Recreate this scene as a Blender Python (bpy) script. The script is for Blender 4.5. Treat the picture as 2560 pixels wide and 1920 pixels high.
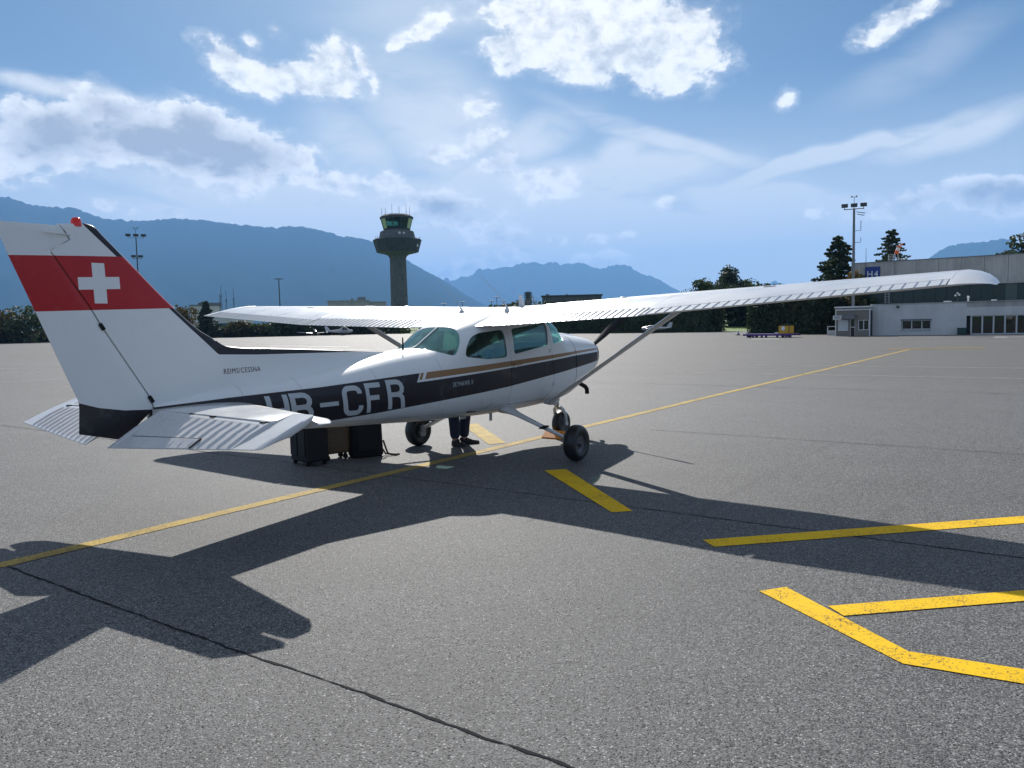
import bpy, bmesh, math, random
import numpy as np
from mathutils import Vector, Matrix
from mathutils.bvhtree import BVHTree

random.seed(7)
rng = np.random.default_rng(7)
for o in list(bpy.data.objects):
    bpy.data.objects.remove(o)
scene = bpy.context.scene
COL = scene.collection

# ------------------------------------------------------------------ camera
# Axes: X aft along the parked aircraft, Y to its right, Z up, metres.
CAM_POS = np.array([9.511, 6.077, 1.664])
YAW, PITCH, ROLL, FPX = math.radians(-35.499), math.radians(4.414), math.radians(-1.319), 1956.2
FWD = np.array([-math.cos(YAW) * math.cos(PITCH), math.sin(YAW) * math.cos(PITCH), -math.sin(PITCH)])
_r = np.cross(FWD, [0, 0, 1.0]); _r /= np.linalg.norm(_r)
_u = np.cross(_r, FWD)
RIGHT = math.cos(ROLL) * _r + math.sin(ROLL) * _u
UP = math.cos(ROLL) * _u - math.sin(ROLL) * _r
cam = bpy.data.cameras.new('camera')
cam_ob = bpy.data.objects.new('camera', cam)
COL.objects.link(cam_ob)
cam_ob.matrix_world = Matrix((
    (RIGHT[0], UP[0], -FWD[0], CAM_POS[0]),
    (RIGHT[1], UP[1], -FWD[1], CAM_POS[1]),
    (RIGHT[2], UP[2], -FWD[2], CAM_POS[2]),
    (0, 0, 0, 1)))
cam.sensor_fit = 'HORIZONTAL'
cam.sensor_width = 36.0
cam.lens = 36.0 * FPX / 2560.0
cam.clip_start = 0.05
cam.clip_end = 80000
scene.camera = cam_ob

K = 2560.0 / 2212.0


def bearing(px, py):
    """unit direction of a measured sight line"""
    d = FWD + RIGHT * ((px * K - 1280) / FPX) - UP * ((py * K - 960) / FPX)
    return d / np.linalg.norm(d)


def sight(px, py, dist):
    """place at a horizontal distance along a measured sight line"""
    d = bearing(px, py)
    return CAM_POS + d * (dist / math.hypot(d[0], d[1]))


def ground_at(px, dist):
    p = sight(px, 690, dist)
    return np.array([p[0], p[1], 0.0])


# ------------------------------------------------------------------ light
SUN_RAY = Vector((1.0957, 1.0066, -1.0)).normalized()   # direction the sunlight travels
SUN_EL = math.asin(-SUN_RAY.z)
SUN_AZ = math.atan2(-SUN_RAY.x, -SUN_RAY.y)             # clockwise from +Y
sun = bpy.data.lights.new('sun', 'SUN')
sun.energy = 5.0
sun.angle = math.radians(0.53)
sun.color = (1.0, 0.96, 0.90)
sun_ob = bpy.data.objects.new('sun', sun)
COL.objects.link(sun_ob)
sun_ob.rotation_euler = SUN_RAY.to_track_quat('-Z', 'Y').to_euler()
sun_ob.location = (-40, -40, 60)

SKY_STRENGTH = 0.05
EXPOSURE = 0.52
scene.view_settings.view_transform = 'Standard'
scene.view_settings.look = 'None'
scene.view_settings.gamma = 1.0
scene.view_settings.exposure = EXPOSURE
scene.view_settings.use_curve_mapping = False
scene.render.engine = 'CYCLES'
scene.cycles.use_denoising = True
scene.cycles.max_bounces = 8
scene.cycles.transparent_max_bounces = 16
scene.cycles.volume_bounces = 1
scene.cycles.sample_clamp_indirect = 8


# ------------------------------------------------------------------ node helpers
class NT:
    def __init__(self, tree):
        self.t = tree
        self.n = tree.nodes
        self.l = tree.links

    def new(self, kind, **kw):
        nd = self.n.new(kind)
        for k, v in kw.items():
            setattr(nd, k, v)
        return nd

    def put(self, sock, v):
        if isinstance(v, bpy.types.NodeSocket):
            self.l.new(v, sock)
        elif v is not None:
            sock.default_value = v

    def math(self, op, a, b=None, c=None, clamp=False):
        nd = self.new('ShaderNodeMath', operation=op)
        nd.use_clamp = clamp
        self.put(nd.inputs[0], a)
        if b is not None: self.put(nd.inputs[1], b)
        if c is not None: self.put(nd.inputs[2], c)
        return nd.outputs[0]

    def smooth(self, v, a, b, lo=0.0, hi=1.0):
        nd = self.new('ShaderNodeMapRange', interpolation_type='SMOOTHSTEP')
        self.put(nd.inputs['Value'], v)
        self.put(nd.inputs['From Min'], a); self.put(nd.inputs['From Max'], b)
        self.put(nd.inputs['To Min'], lo); self.put(nd.inputs['To Max'], hi)
        return nd.outputs[0]

    def linear(self, v, a, b, lo=0.0, hi=1.0):
        nd = self.new('ShaderNodeMapRange')
        self.put(nd.inputs['Value'], v)
        self.put(nd.inputs['From Min'], a); self.put(nd.inputs['From Max'], b)
        self.put(nd.inputs['To Min'], lo); self.put(nd.inputs['To Max'], hi)
        return nd.outputs[0]

    def mix(self, f, a, b, blend='MIX'):
        nd = self.new('ShaderNodeMix', data_type='RGBA', blend_type=blend)
        self.put(nd.inputs[0], f)
        self.put(nd.inputs[6], a if isinstance(a, bpy.types.NodeSocket) else rgba(a))
        self.put(nd.inputs[7], b if isinstance(b, bpy.types.NodeSocket) else rgba(b))
        return nd.outputs[2]

    def noise(self, vec, scale, detail=4, rough=0.5, dist=0.0, out='Fac'):
        nd = self.new('ShaderNodeTexNoise')
        if vec is not None: self.put(nd.inputs['Vector'], vec)
        self.put(nd.inputs['Scale'], scale)
        self.put(nd.inputs['Detail'], detail)
        self.put(nd.inputs['Roughness'], rough)
        self.put(nd.inputs['Distortion'], dist)
        return nd.outputs[out]

    def voronoi(self, vec, scale, feature='F1', out='Distance'):
        nd = self.new('ShaderNodeTexVoronoi', feature=feature)
        if vec is not None: self.put(nd.inputs['Vector'], vec)
        self.put(nd.inputs['Scale'], scale)
        return nd.outputs[out]

    def mapping(self, vec, loc=(0, 0, 0), rot=(0, 0, 0), scale=(1, 1, 1), kind='POINT'):
        nd = self.new('ShaderNodeMapping', vector_type=kind)
        self.put(nd.inputs['Vector'], vec)
        nd.inputs['Location'].default_value = loc
        nd.inputs['Rotation'].default_value = rot
        nd.inputs['Scale'].default_value = scale
        return nd.outputs[0]

    def vmath(self, op, a, b=None, out=0):
        nd = self.new('ShaderNodeVectorMath', operation=op)
        self.put(nd.inputs[0], a)
        if b is not None: self.put(nd.inputs[1], b)
        return nd.outputs[out]

    def xyz(self, vec):
        nd = self.new('ShaderNodeSeparateXYZ')
        self.put(nd.inputs[0], vec)
        return nd.outputs

    def comb(self, x, y, z=0.0):
        nd = self.new('ShaderNodeCombineXYZ')
        self.put(nd.inputs[0], x); self.put(nd.inputs[1], y); self.put(nd.inputs[2], z)
        return nd.outputs[0]

    def polyline(self, v, pts, vmin=-1.0, vmax=7.0, ymax=3.0):
        """piecewise linear y(v) through pts"""
        nd = self.new('ShaderNodeFloatCurve')
        m = nd.mapping
        m.use_clip = False
        c = m.curves[0]
        pts = sorted(pts)
        norm = [((a - vmin) / (vmax - vmin), b / ymax) for a, b in pts]
        while len(c.points) < len(norm):
            c.points.new(0.5, 0.5)
        for p, (a, b) in zip(c.points, norm):
            p.location = (a, b); p.handle_type = 'VECTOR'
        m.update()
        self.put(nd.inputs['Value'], self.linear(v, vmin, vmax))
        return self.math('MULTIPLY', nd.outputs[0], ymax)


def rgba(c):
    return (c[0], c[1], c[2], 1.0) if len(c) == 3 else c


def new_mat(name):
    m = bpy.data.materials.new(name)
    m.use_nodes = True
    nt = NT(m.node_tree)
    bs = m.node_tree.nodes['Principled BSDF']
    return m, nt, bs


def obj_coords(nt):
    return nt.new('ShaderNodeTexCoord').outputs['Object']


def pos_coords(nt):
    return nt.new('ShaderNodeNewGeometry').outputs['Position']


def bump(nt, bs, height, strength=0.3, dist=0.01):
    b = nt.new('ShaderNodeBump')
    b.inputs['Strength'].default_value = strength
    b.inputs['Distance'].default_value = dist
    nt.put(b.inputs['Height'], height)
    nt.l.new(b.outputs[0], bs.inputs['Normal'])


def simple_mat(name, col, rough=0.6, metal=0.0, var=0.12, scale=6.0, bmp=0.0, coat=0.0):
    m, nt, bs = new_mat(name)
    v = nt.noise(pos_coords(nt), scale, 5, 0.6)
    a = tuple(c * (1 - var) for c in col); b = tuple(min(1, c * (1 + var)) for c in col)
    nt.put(bs.inputs['Base Color'], nt.mix(v, a, b))
    bs.inputs['Roughness'].default_value = rough
    bs.inputs['Metallic'].default_value = metal
    bs.inputs['Coat Weight'].default_value = coat
    bs.inputs['Coat Roughness'].default_value = 0.08
    if bmp: bump(nt, bs, v, bmp, 0.02)
    return m


# ------------------------------------------------------------------ sky
world = bpy.data.worlds.new('World')
scene.world = world
world.use_nodes = True
world.node_tree.nodes.clear()
wt = NT(world.node_tree)
HEAD = math.atan2(FWD[1], FWD[0])


def sky_uv(px, py):
    d = bearing(px, py)
    u = math.atan2(d[1], d[0]) - HEAD
    u = (u + math.pi) % (2 * math.pi) - math.pi
    return -u, math.asin(d[2])          # u grows to the right


# x, y, rx, ry, tilt(deg), weight, grey core
CUMULUS = [
    (120, 300, 190, 85, 0, 1.0, 1), (330, 300, 190, 75, 8, 1.0, 1), (520, 325, 170, 62, 10, 1.0, 1),
    (240, 235, 110, 45, 10, .8, 1), (430, 265, 120, 50, 8, .9, 1), (60, 240, 80, 50, 0, .7, 0), (20, 330, 90, 60, 0, .7, 0),
    (620, 330, 70, 32, 15, .6, 0), (520, 395, 60, 28, 0, .45, 0),
    (490, 130, 65, 42, 20, .75, 0), (560, 165, 60, 30, 15, .6, 0), (650, 165, 125, 42, 0, .85, 0), (710, 125, 55, 42, -30, .75, 0),
    (550, 95, 24, 18, 0, .42, 0), (608, 68, 20, 18, 0, .42, 0), (780, 130, 22, 40, -20, .4, 0), (805, 185, 14, 24, 0, .34, 0),
    (935, 55, 45, 24, -25, .5, 0), (862, 90, 30, 18, -35, .42, 0),
    (1260, 60, 190, 70, -8, 1.0, 0), (1400, 90, 170, 78, 10, 1.0, 0), (1120, 105, 85, 42, 0, .8, 0), (1250, 130, 130, 40, 0, .8, 0),
    (1400, 150, 90, 35, 20, .7, 0), (1520, 60, 70, 60, 0, .65, 0), (1105, 150, 40, 18, 0, .4, 0), (1170, 20, 130, 50, 0, .8, 0),
    (1945, 42, 85, 30, -18, .55, 0), (2000, 20, 40, 22, -20, .4, 0), (1692, 217, 24, 20, 0, .42, 0),
    (1030, 232, 36, 28, -20, .5, 0), (1040, 305, 55, 32, 0, .55, 0), (955, 330, 55, 26, -10, .5, 0), (1080, 355, 52, 30, -10, .62, 1),
    (720, 395, 85, 28, 4, .62, 0), (830, 388, 60, 24, 0, .52, 0), (900, 420, 95, 26, 6, .62, 0), (960, 450, 110, 42, 10, .9, 1), (1020, 472, 50, 22, 10, .55, 1),
    (1190, 390, 66, 34, -6, .7, 0), (1449, 441, 24, 15, 0, .46, 0), (1775, 458, 26, 18, 0, .52, 0),
    (1980, 440, 130, 32, -6, .68, 1), (2110, 412, 130, 36, -6, .8, 1), (2200, 400, 90, 40, 0, .8, 1), (1920, 448, 60, 20, 0, .5, 0),
    (1085, 515, 62, 24, 0, .66, 1), (1195, 524, 24, 13, 0, .48, 0), (1280, 522, 30, 12, 0, .42, 0), (1128, 545, 40, 14, 0, .5, 0), (1060, 556, 34, 18, 0, .5, 1),
    (960, 585, 46, 22, 0, .72, 1), (1010, 582, 44, 20, 0, .72, 1), (1060, 570, 60, 18, 0, .62, 0), (1250, 568, 40, 12, 0, .52, 0), (1325, 566, 45, 18, 0, .6, 0), (1390, 580, 26, 8, 0, .4, 0),
    (225, 448, 48, 20, 8, .6, 0), (285, 462, 30, 12, 10, .4, 0), (380, 463, 24, 14, 15, .55, 0), (690, 450, 16, 10, 0, .36, 0), (1355, 518, 20, 8, 0, .36, 0),
    (1780, 490, 18, 8, 0, .3, 0),
]
CIRRUS = [
    (150, 195, 330, 26, 4, .75), (940, 250, 260, 150, 35, .65), (1150, 300, 160, 60, -25, .6), (1430, 300, 330, 26, 20, .6),
    (1800, 335, 430, 24, -11, .8), (2080, 280, 260, 40, -12, .55), (1300, 380, 330, 60, -4, .75), (1650, 430, 220, 40, 8, .75),
    (1100, 440, 420, 60, 4, .75), (600, 430, 420, 50, 6, .6), (1500, 500, 700, 55, 0, .75), (700, 500, 500, 50, 5, .75),
    (1350, 330, 80, 60, -30, .6), (760, 300, 140, 80, 30, .5), (1750, 560, 500, 50, 2, .55), (860, 130, 60, 170, 0, .3),
    (2000, 130, 260, 60, -20, .25), (900, 30, 260, 80, 0, .35), (1010, 380, 160, 60, 20, .5),
]
wtc = wt.new('ShaderNodeTexCoord').outputs['Generated']
wdir = wt.vmath('NORMALIZE', wtc)
dx, dy, dz = wt.xyz(wdir)
ch, sh = math.cos(HEAD), math.sin(HEAD)
fx = wt.math('ADD', wt.math('MULTIPLY', dx, ch), wt.math('MULTIPLY', dy, sh))
fy = wt.math('SUBTRACT', wt.math('MULTIPLY', dy, ch), wt.math('MULTIPLY', dx, sh))
su = wt.math('MULTIPLY', wt.math('ARCTAN2', fy, fx), -1.0)
sv = wt.math('ARCSINE', dz)
P0 = wt.comb(su, sv)
ndir = wt.mapping(wdir, scale=(1, 1, 1.5))
warp = wt.noise(ndir, 9.0, 2, 0.5, out='Color')
warp = wt.vmath('SUBTRACT', warp, (0.5, 0.5, 0.5))
PW = wt.vmath('ADD', P0, wt.vmath('MULTIPLY', warp, (0.05, 0.035, 0.0)))


def ellipse(vec, px, py, rx, ry, tilt, after=None):
    if after is not None:      # keeps the shader evaluated one cloud at a time
        vec = wt.vmath('ADD', vec, wt.vmath('MULTIPLY', wt.comb(after, after), (1e-7, 1e-7, 0)))
    u, v = sky_uv(px, py)
    a, _ = sky_uv(px + rx, py); b, _ = sky_uv(px - rx, py)
    _, c = sky_uv(px, py - ry); _, d = sky_uv(px, py + ry)
    mp = wt.mapping(vec, (u, v, 0), (0, 0, math.radians(-tilt)), (abs(a - b) / 2, abs(c - d) / 2, 1), 'TEXTURE')
    ln = wt.vmath('LENGTH', mp, out='Value')
    return wt.math('SUBTRACT', 1.0, ln)


field = None
core = None
for (px, py, rx, ry, tl, w, g) in CUMULUS:
    w = w + 0.12 if w < 0.6 else w + 0.04
    e = wt.math('MULTIPLY', ellipse(PW, px, py, rx * 1.25, ry * 1.3, tl, field), w)
    field = e if field is None else wt.math('SMOOTH_MAX', field, e, 0.25)
    if g:
        core = e if core is None else wt.math('SMOOTH_MAX', core, e, 0.3)
fb = wt.noise(ndir, 14.0, 8, 0.60, 0.25)
fb2 = wt.noise(wt.mapping(ndir, loc=(3.1, 1.7, 0.4)), 40.0, 6, 0.6, 0.25)
turb = wt.math('ADD', wt.math('MULTIPLY', wt.math('SUBTRACT', fb, 0.5), 2.5), wt.math('MULTIPLY', wt.math('SUBTRACT', fb2, 0.5), 1.15))
# the same fair-weather clouds carry on round the rest of the sky
around = wt.math('SUBTRACT', wt.noise(ndir, 3.2, 3, 0.5), 0.72)
around = wt.math('MULTIPLY', around, 2.0)
inframe = wt.smooth(wt.math('ABSOLUTE', su), 0.62, 0.85)
inframe = wt.math('MAXIMUM', inframe, wt.smooth(sv, 0.40, 0.55))
around = wt.math('SUBTRACT', around, wt.math('SUBTRACT', 1.0, inframe))
field = wt.math('MAXIMUM', field, around)
field = wt.math('MAXIMUM', field, -0.8)
dens = wt.math('ADD', wt.math('MULTIPLY_ADD', field, 1.7, -0.10), turb)
soft = wt.math('ADD', wt.math('MULTIPLY', wt.smooth(dens, -0.35, 0.25), 0.25), wt.math('MULTIPLY', wt.smooth(dens, 0.10, 0.46), 0.75))
cover = wt.math('MULTIPLY', soft, wt.smooth(sv, -0.03, 0.01))
thick = wt.smooth(wt.math('ADD', core, wt.math('MULTIPLY', turb, 0.85)), 0.28, 0.95)
billow = wt.smooth(wt.math('ADD', wt.math('MULTIPLY', fb2, 0.6), wt.math('MULTIPLY', fb, 0.5)), 0.40, 0.64)
# cirrus and old contrails
cir = None
for (px, py, rx, ry, tl, w) in CIRRUS:
    e = wt.math('MULTIPLY', wt.smooth(ellipse(PW, px, py, rx * 1.15, ry * 1.2, tl, cir), 0.0, 0.8), w * 1.25)
    cir = e if cir is None else wt.math('MAXIMUM', cir, e)
streak = wt.noise(wt.mapping(wt.vmath('ADD', P0, wt.vmath('MULTIPLY', warp, (0.25, 0.10, 0))), rot=(0, 0, 0.12), scale=(3.0, 14.0, 1)), 1.6, 5, 0.62)
streak2 = wt.noise(wt.mapping(P0, rot=(0, 0, -0.35), scale=(4.0, 12.0, 1)), 2.2, 3, 0.6)
stk = wt.math('ADD', wt.math('MULTIPLY', streak, 0.65), wt.math('MULTIPLY', streak2, 0.45))
cirf = wt.math('MULTIPLY', wt.math('ADD', cir, wt.math('MULTIPLY', inframe, 0.35)), wt.smooth(stk, 0.24, 0.60))
veil = wt.math('MULTIPLY', wt.smooth(sv, 0.30, 0.05), wt.smooth(stk, 0.10, 0.62, 0.50, 1.0))
cirf = wt.math('ADD', cirf, wt.math('MULTIPLY', veil, 0.95), clamp=True)
cirf = wt.math('MULTIPLY', cirf, wt.smooth(sv, -0.03, 0.01))

sky = wt.new('ShaderNodeTexSky', sky_type='NISHITA')
sky.sun_disc = False
sky.sun_elevation = SUN_EL
sky.sun_rotation = SUN_AZ
sky.altitude = 430
sky.air_density = 1.0
sky.dust_density = 0.9
sky.ozone_density = 2.5
CS = 1.0 / SKY_STRENGTH
skycol = wt.mix(1.0, sky.outputs[0], (0.60, 0.75, 0.84), 'MULTIPLY')      # deep clear autumn blue
CIRCOL = tuple(c * CS for c in (0.66, 0.67, 0.66))
WHITE = tuple(c * CS for c in (0.86, 0.85, 0.82))
WHITE2 = tuple(c * CS for c in (0.50, 0.52, 0.54))
GREY = tuple(c * CS for c in (0.34, 0.35, 0.37))
col = wt.mix(wt.math('MULTIPLY', cirf, 0.92), skycol, CIRCOL)
ccol = wt.mix(billow, WHITE2, WHITE)
ccol = wt.mix(thick, ccol, GREY)
col = wt.mix(cover, col, ccol)
bg = wt.new('ShaderNodeBackground')
bg.inputs['Strength'].default_value = SKY_STRENGTH
wt.put(bg.inputs['Color'], col)
wo = wt.new('ShaderNodeOutputWorld')
wt.l.new(bg.outputs[0], wo.inputs['Surface'])


# ------------------------------------------------------------------ mesh helpers
class MB:
    def __init__(self):
        self.v = []; self.f = []; self.m = []; self.mi = 0

    def add(self, verts, faces):
        b = len(self.v)
        self.v.extend([tuple(map(float, p)) for p in verts])
        for f in faces:
            self.f.append(tuple(i + b for i in f)); self.m.append(self.mi)
        return self

    def box(self, lo, hi):
        x0, y0, z0 = lo; x1, y1, z1 = hi
        v = [(x0, y0, z0), (x1, y0, z0), (x1, y1, z0), (x0, y1, z0), (x0, y0, z1), (x1, y0, z1), (x1, y1, z1), (x0, y1, z1)]
        return self.add(v, [(0, 3, 2, 1), (4, 5, 6, 7), (0, 1, 5, 4), (1, 2, 6, 5), (2, 3, 7, 6), (3, 0, 4, 7)])

    def obox(self, c, size, rz=0.0, rx=0.0, ry=0.0):
        R = Matrix.Rotation(rz, 3, 'Z') @ Matrix.Rotation(ry, 3, 'Y') @ Matrix.Rotation(rx, 3, 'X')
        sx, sy, sz = (s / 2 for s in size)
        v = []
        for z in (-sz, sz):
            for x, y in ((-sx, -sy), (sx, -sy), (sx, sy), (-sx, sy)):
                v.append(Vector(c) + R @ Vector((x, y, z)))
        return self.add(v, [(0, 3, 2, 1), (4, 5, 6, 7), (0, 1, 5, 4), (1, 2, 6, 5), (2, 3, 7, 6), (3, 0, 4, 7)])

    def tube(self, pts, rad, n=8, cap=True):
        pts = [Vector(p) for p in pts]
        if not hasattr(rad, '__len__'): rad = [rad] * len(pts)
        rings = []
        for i, p in enumerate(pts):
            t = (pts[min(i + 1, len(pts) - 1)] - pts[max(i - 1, 0)]).normalized()
            a = t.orthogonal().normalized() if i == 0 else (prev - t * prev.dot(t)).normalized()
            prev = a
            b = t.cross(a)
            rings.append([p + (a * math.cos(2 * math.pi * k / n) + b * math.sin(2 * math.pi * k / n)) * rad[i] for k in range(n)])
        return self.rings(rings, cap)

    def rings(self, rings, cap=True, closed=True):
        n = len(rings[0])
        v = [p for r in rings for p in r]
        f = []
        for i in range(len(rings) - 1):
            for k in range(n if closed else n - 1):
                k2 = (k + 1) % n
                f.append((i * n + k, i * n + k2, (i + 1) * n + k2, (i + 1) * n + k))
        if cap:
            f.append(tuple(reversed(range(n))))
            f.append(tuple((len(rings) - 1) * n + k for k in range(n)))
        return self.add(v, f)

    def lathe(self, c, axis, prof, n=24, cap=True):
        """prof = [(radius, offset along axis)]"""
        axis = Vector(axis).normalized(); a = axis.orthogonal().normalized(); b = axis.cross(a)
        rings = [[Vector(c) + axis * h + (a * math.cos(2 * math.pi * k / n) + b * math.sin(2 * math.pi * k / n)) * r for k in range(n)] for r, h in prof]
        return self.rings(rings, cap)

    def prism(self, poly, d, axis='y', a=0.0, b=1.0):
        """poly in the two other axes, extruded a..b"""
        def p3(p, h):
            return {'y': (p[0], h, p[1]), 'z': (p[0], p[1], h), 'x': (h, p[0], p[1])}[axis]
        n = len(poly)
        v = [p3(p, a) for p in poly] + [p3(p, b) for p in poly]
        f = [tuple(range(n)), tuple(range(2 * n - 1, n - 1, -1))]
        f += [(i, (i + 1) % n + 0, (i + 1) % n + n, i + n)[::-1] for i in range(n)]
        return self.add(v, f)

    def quad(self, a, b, c, d):
        return self.add([a, b, c, d], [(0, 1, 2, 3)])

    def mesh(self, name):
        me = bpy.data.meshes.new(name)
        me.from_pydata(self.v, [], self.f)
        if any(self.m): me.polygons.foreach_set('material_index', self.m)
        me.update()
        return me


def fix_normals(me):
    bm = bmesh.new(); bm.from_mesh(me)
    bmesh.ops.recalc_face_normals(bm, faces=bm.faces)
    bm.to_mesh(me); bm.free()


def link_mesh(name, me, mats, parent=None, smooth=None, kind=None, label=None, fix=True):
    if fix: fix_normals(me)
    if not isinstance(mats, (list, tuple)): mats = [mats]
    me.materials.clear()
    for m in mats: me.materials.append(m)
    if smooth:
        me.polygons.foreach_set('use_smooth', [True] * len(me.polygons))
        me.set_sharp_from_angle(angle=math.radians(smooth))
    o = bpy.data.objects.new(name, me)
    COL.objects.link(o)
    if parent is not None: o.parent = parent
    if kind: o['kind'] = kind
    if label: o['label'] = label
    return o


def obj(name, mb, mats, parent=None, smooth=None, kind=None, label=None, fix=True):
    return link_mesh(name, mb.mesh(name), mats, parent, smooth, kind, label, fix)


def tag(o, label, cat, group=None):
    o['label'] = label; o['category'] = cat
    if group: o['group'] = group
    return o


def thing(name, label, cat, loc=(0, 0, 0), rz=0.0, group=None):
    o = bpy.data.objects.new(name, None)
    o.empty_display_size = 0.3
    COL.objects.link(o)
    o.location = loc; o.rotation_euler = (0, 0, rz)
    return tag(o, label, cat, group)


def dup(root, loc, rz, label, sc=1.0):
    c = root.copy(); COL.objects.link(c)
    c.location = loc; c.rotation_euler = (0, 0, rz); c.scale = (sc,) * 3
    c['label'] = label
    for ch in root.children:
        d = ch.copy(); COL.objects.link(d); d.parent = c
        for g in ch.children:
            e = g.copy(); COL.objects.link(e); e.parent = d
    return c


def boolean(me_a, me_b, op):
    a = bpy.data.objects.new('tmp_a', me_a); b = bpy.data.objects.new('tmp_b', me_b)
    COL.objects.link(a); COL.objects.link(b)
    md = a.modifiers.new('b', 'BOOLEAN'); md.object = b; md.operation = op; md.solver = 'EXACT'
    dg = bpy.context.evaluated_depsgraph_get()
    dg.update()
    me = bpy.data.meshes.new_from_object(a.evaluated_get(dg))
    bpy.data.objects.remove(a); bpy.data.objects.remove(b)
    return me


def evaluated(o):
    dg = bpy.context.evaluated_depsgraph_get(); dg.update()
    me = bpy.data.meshes.new_from_object(o.evaluated_get(dg))
    return me


def fbm(x, y, seed=0, oct=4):
    """cheap value noise, numpy"""
    out = np.zeros_like(np.asarray(x, float)); amp = 1.0; tot = 0
    for o_ in range(oct):
        xi = np.floor(x).astype(int); yi = np.floor(y).astype(int)
        xf = x - xi; yf = y - yi
        xf = xf * xf * (3 - 2 * xf); yf = yf * yf * (3 - 2 * yf)

        def h(a, b):
            n = np.sin(a * 127.1 + b * 311.7 + (seed + o_) * 74.7) * 43758.5453
            return n - np.floor(n)
        v = (h(xi, yi) * (1 - xf) + h(xi + 1, yi) * xf) * (1 - yf) + (h(xi, yi + 1) * (1 - xf) + h(xi + 1, yi + 1) * xf) * yf
        out += amp * v; tot += amp; amp *= 0.5
        x = x * 2.03 + 5.1; y = y * 2.03 + 1.3
    return out / tot



# ================================================================== SETTING
# ---- asphalt
def asphalt_material():
    m, nt, bs = new_mat('asphalt')
    P = pos_coords(nt)
    stone = nt.voronoi(P, 130.0, out='Color')
    sv_, _, s2 = nt.xyz(stone)
    stone2 = nt.xyz(nt.voronoi(P, 150.0, out='Color'))[0]
    mid = nt.noise(P, 1.3, 6, 0.6)
    big = nt.noise(nt.mapping(P, scale=(1, 0.35, 1)), 0.11, 4, 0.55)
    stain = nt.noise(nt.mapping(P, scale=(0.35, 1, 1)), 0.45, 5, 0.65)
    c = nt.mix(nt.math('POWER', sv_, 1.6), (0.052, 0.052, 0.052), (0.235, 0.233, 0.229))
    c = nt.mix(nt.smooth(stone2, 0.955, 0.985), c, (0.40, 0.39, 0.375))
    c = nt.mix(nt.smooth(s2, 0.0, 0.18, 1.0, 0.0), c, (0.012, 0.012, 0.013))
    tone = nt.math('ADD', nt.math('MULTIPLY', mid, 0.45), nt.math('ADD', nt.math('MULTIPLY', big, 0.75), nt.math('MULTIPLY', stain, 0.35)))
    tone = nt.linear(tone, 0.45, 1.1, 0.78, 1.22)
    cc = nt.comb(tone, tone, tone)
    c = nt.mix(1.0, c, cc, 'MULTIPLY')
    spots = nt.smooth(nt.noise(P, 0.9, 5, 0.6), 0.66, 0.74)
    marks = nt.smooth(nt.noise(nt.mapping(P, rot=(0, 0, 0.1), scale=(0.12, 2.4, 1)), 0.8, 4, 0.6), 0.60, 0.74)
    c = nt.mix(nt.math('ADD', nt.math('MULTIPLY', spots, 0.45), nt.math('MULTIPLY', marks, 0.32)), c, (0.03, 0.031, 0.033))
    # colour blends towards a flat brownish grey farther along the apron
    x, y, z = nt.xyz(P)
    far = nt.smooth(x, -4.0, -22.0)
    c = nt.mix(nt.math('MULTIPLY', far, 0.45), c, (0.10, 0.092, 0.082))
    nt.put(bs.inputs['Base Color'], c)
    nt.put(bs.inputs['Roughness'], nt.linear(sv_, 0, 1, 0.6, 0.85))
    bs.inputs['Specular IOR Level'].default_value = 0.22
    hgt = nt.math('ADD', nt.math('MULTIPLY', nt.voronoi(P, 130.0), -1.0), nt.math('MULTIPLY', sv_, 0.6))
    bump(nt, bs, hgt, 0.45, 0.006)
    return m


def paint_material(name, col, worn, crack=True, wear=0.35):
    m, nt, bs = new_mat(name)
    P = pos_coords(nt)
    n1 = nt.noise(P, 3.0, 6, 0.65)
    grain = nt.xyz(nt.voronoi(P, 110.0, out='Color'))[0]
    c = nt.mix(nt.smooth(n1, 0.3, 0.7), col, worn)
    c = nt.mix(nt.smooth(nt.math('ADD', grain, nt.math('MULTIPLY', n1, 0.5)), 1.22 - wear * 0.5, 1.36), c, (0.05, 0.05, 0.048))
    if crack:
        w = nt.vmath('ADD', P, nt.vmath('MULTIPLY', nt.noise(P, 5, 4, 0.6, out='Color'), (0.25, 0.25, 0)))
        e = nt.voronoi(w, 4.2, feature='DISTANCE_TO_EDGE')
        c = nt.mix(nt.math('MULTIPLY', nt.smooth(e, 0.014, 0.003), nt.smooth(n1, 0.46, 0.64, 0, .8)), c, (0.06, 0.045, 0.02))
    nt.put(bs.inputs['Base Color'], c)
    bs.inputs['Roughness'].default_value = 0.75
    bs.inputs['Specular IOR Level'].default_value = 0.15
    bump(nt, bs, grain, 0.35, 0.006)
    return m


M_ASPHALT = asphalt_material()
M_YELLOW = paint_material('fresh_yellow_paint', (0.80, 0.50, 0.006), (0.74, 0.44, 0.005))
M_YELLOW_OLD = paint_material('worn_yellow_paint', (0.47, 0.33, 0.075), (0.38, 0.265, 0.075), wear=0.65)
M_WHITE_LINE = paint_material('worn_white_paint', (0.42, 0.42, 0.40), (0.24, 0.24, 0.23), False, 0.8)
M_WHITE_FRESH = paint_material('white_paint', (0.85, 0.85, 0.83), (0.72, 0.72, 0.70), False, 0.1)
M_TAR = simple_mat('tar_seal', (0.022, 0.023, 0.025), 0.95, var=0.3, scale=30)
M_TAR.node_tree.nodes['Principled BSDF'].inputs['Specular IOR Level'].default_value = 0.1
M_GRASS = simple_mat('grass', (0.075, 0.13, 0.022), 0.9, var=0.35, scale=0.6, bmp=0.4)

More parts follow.
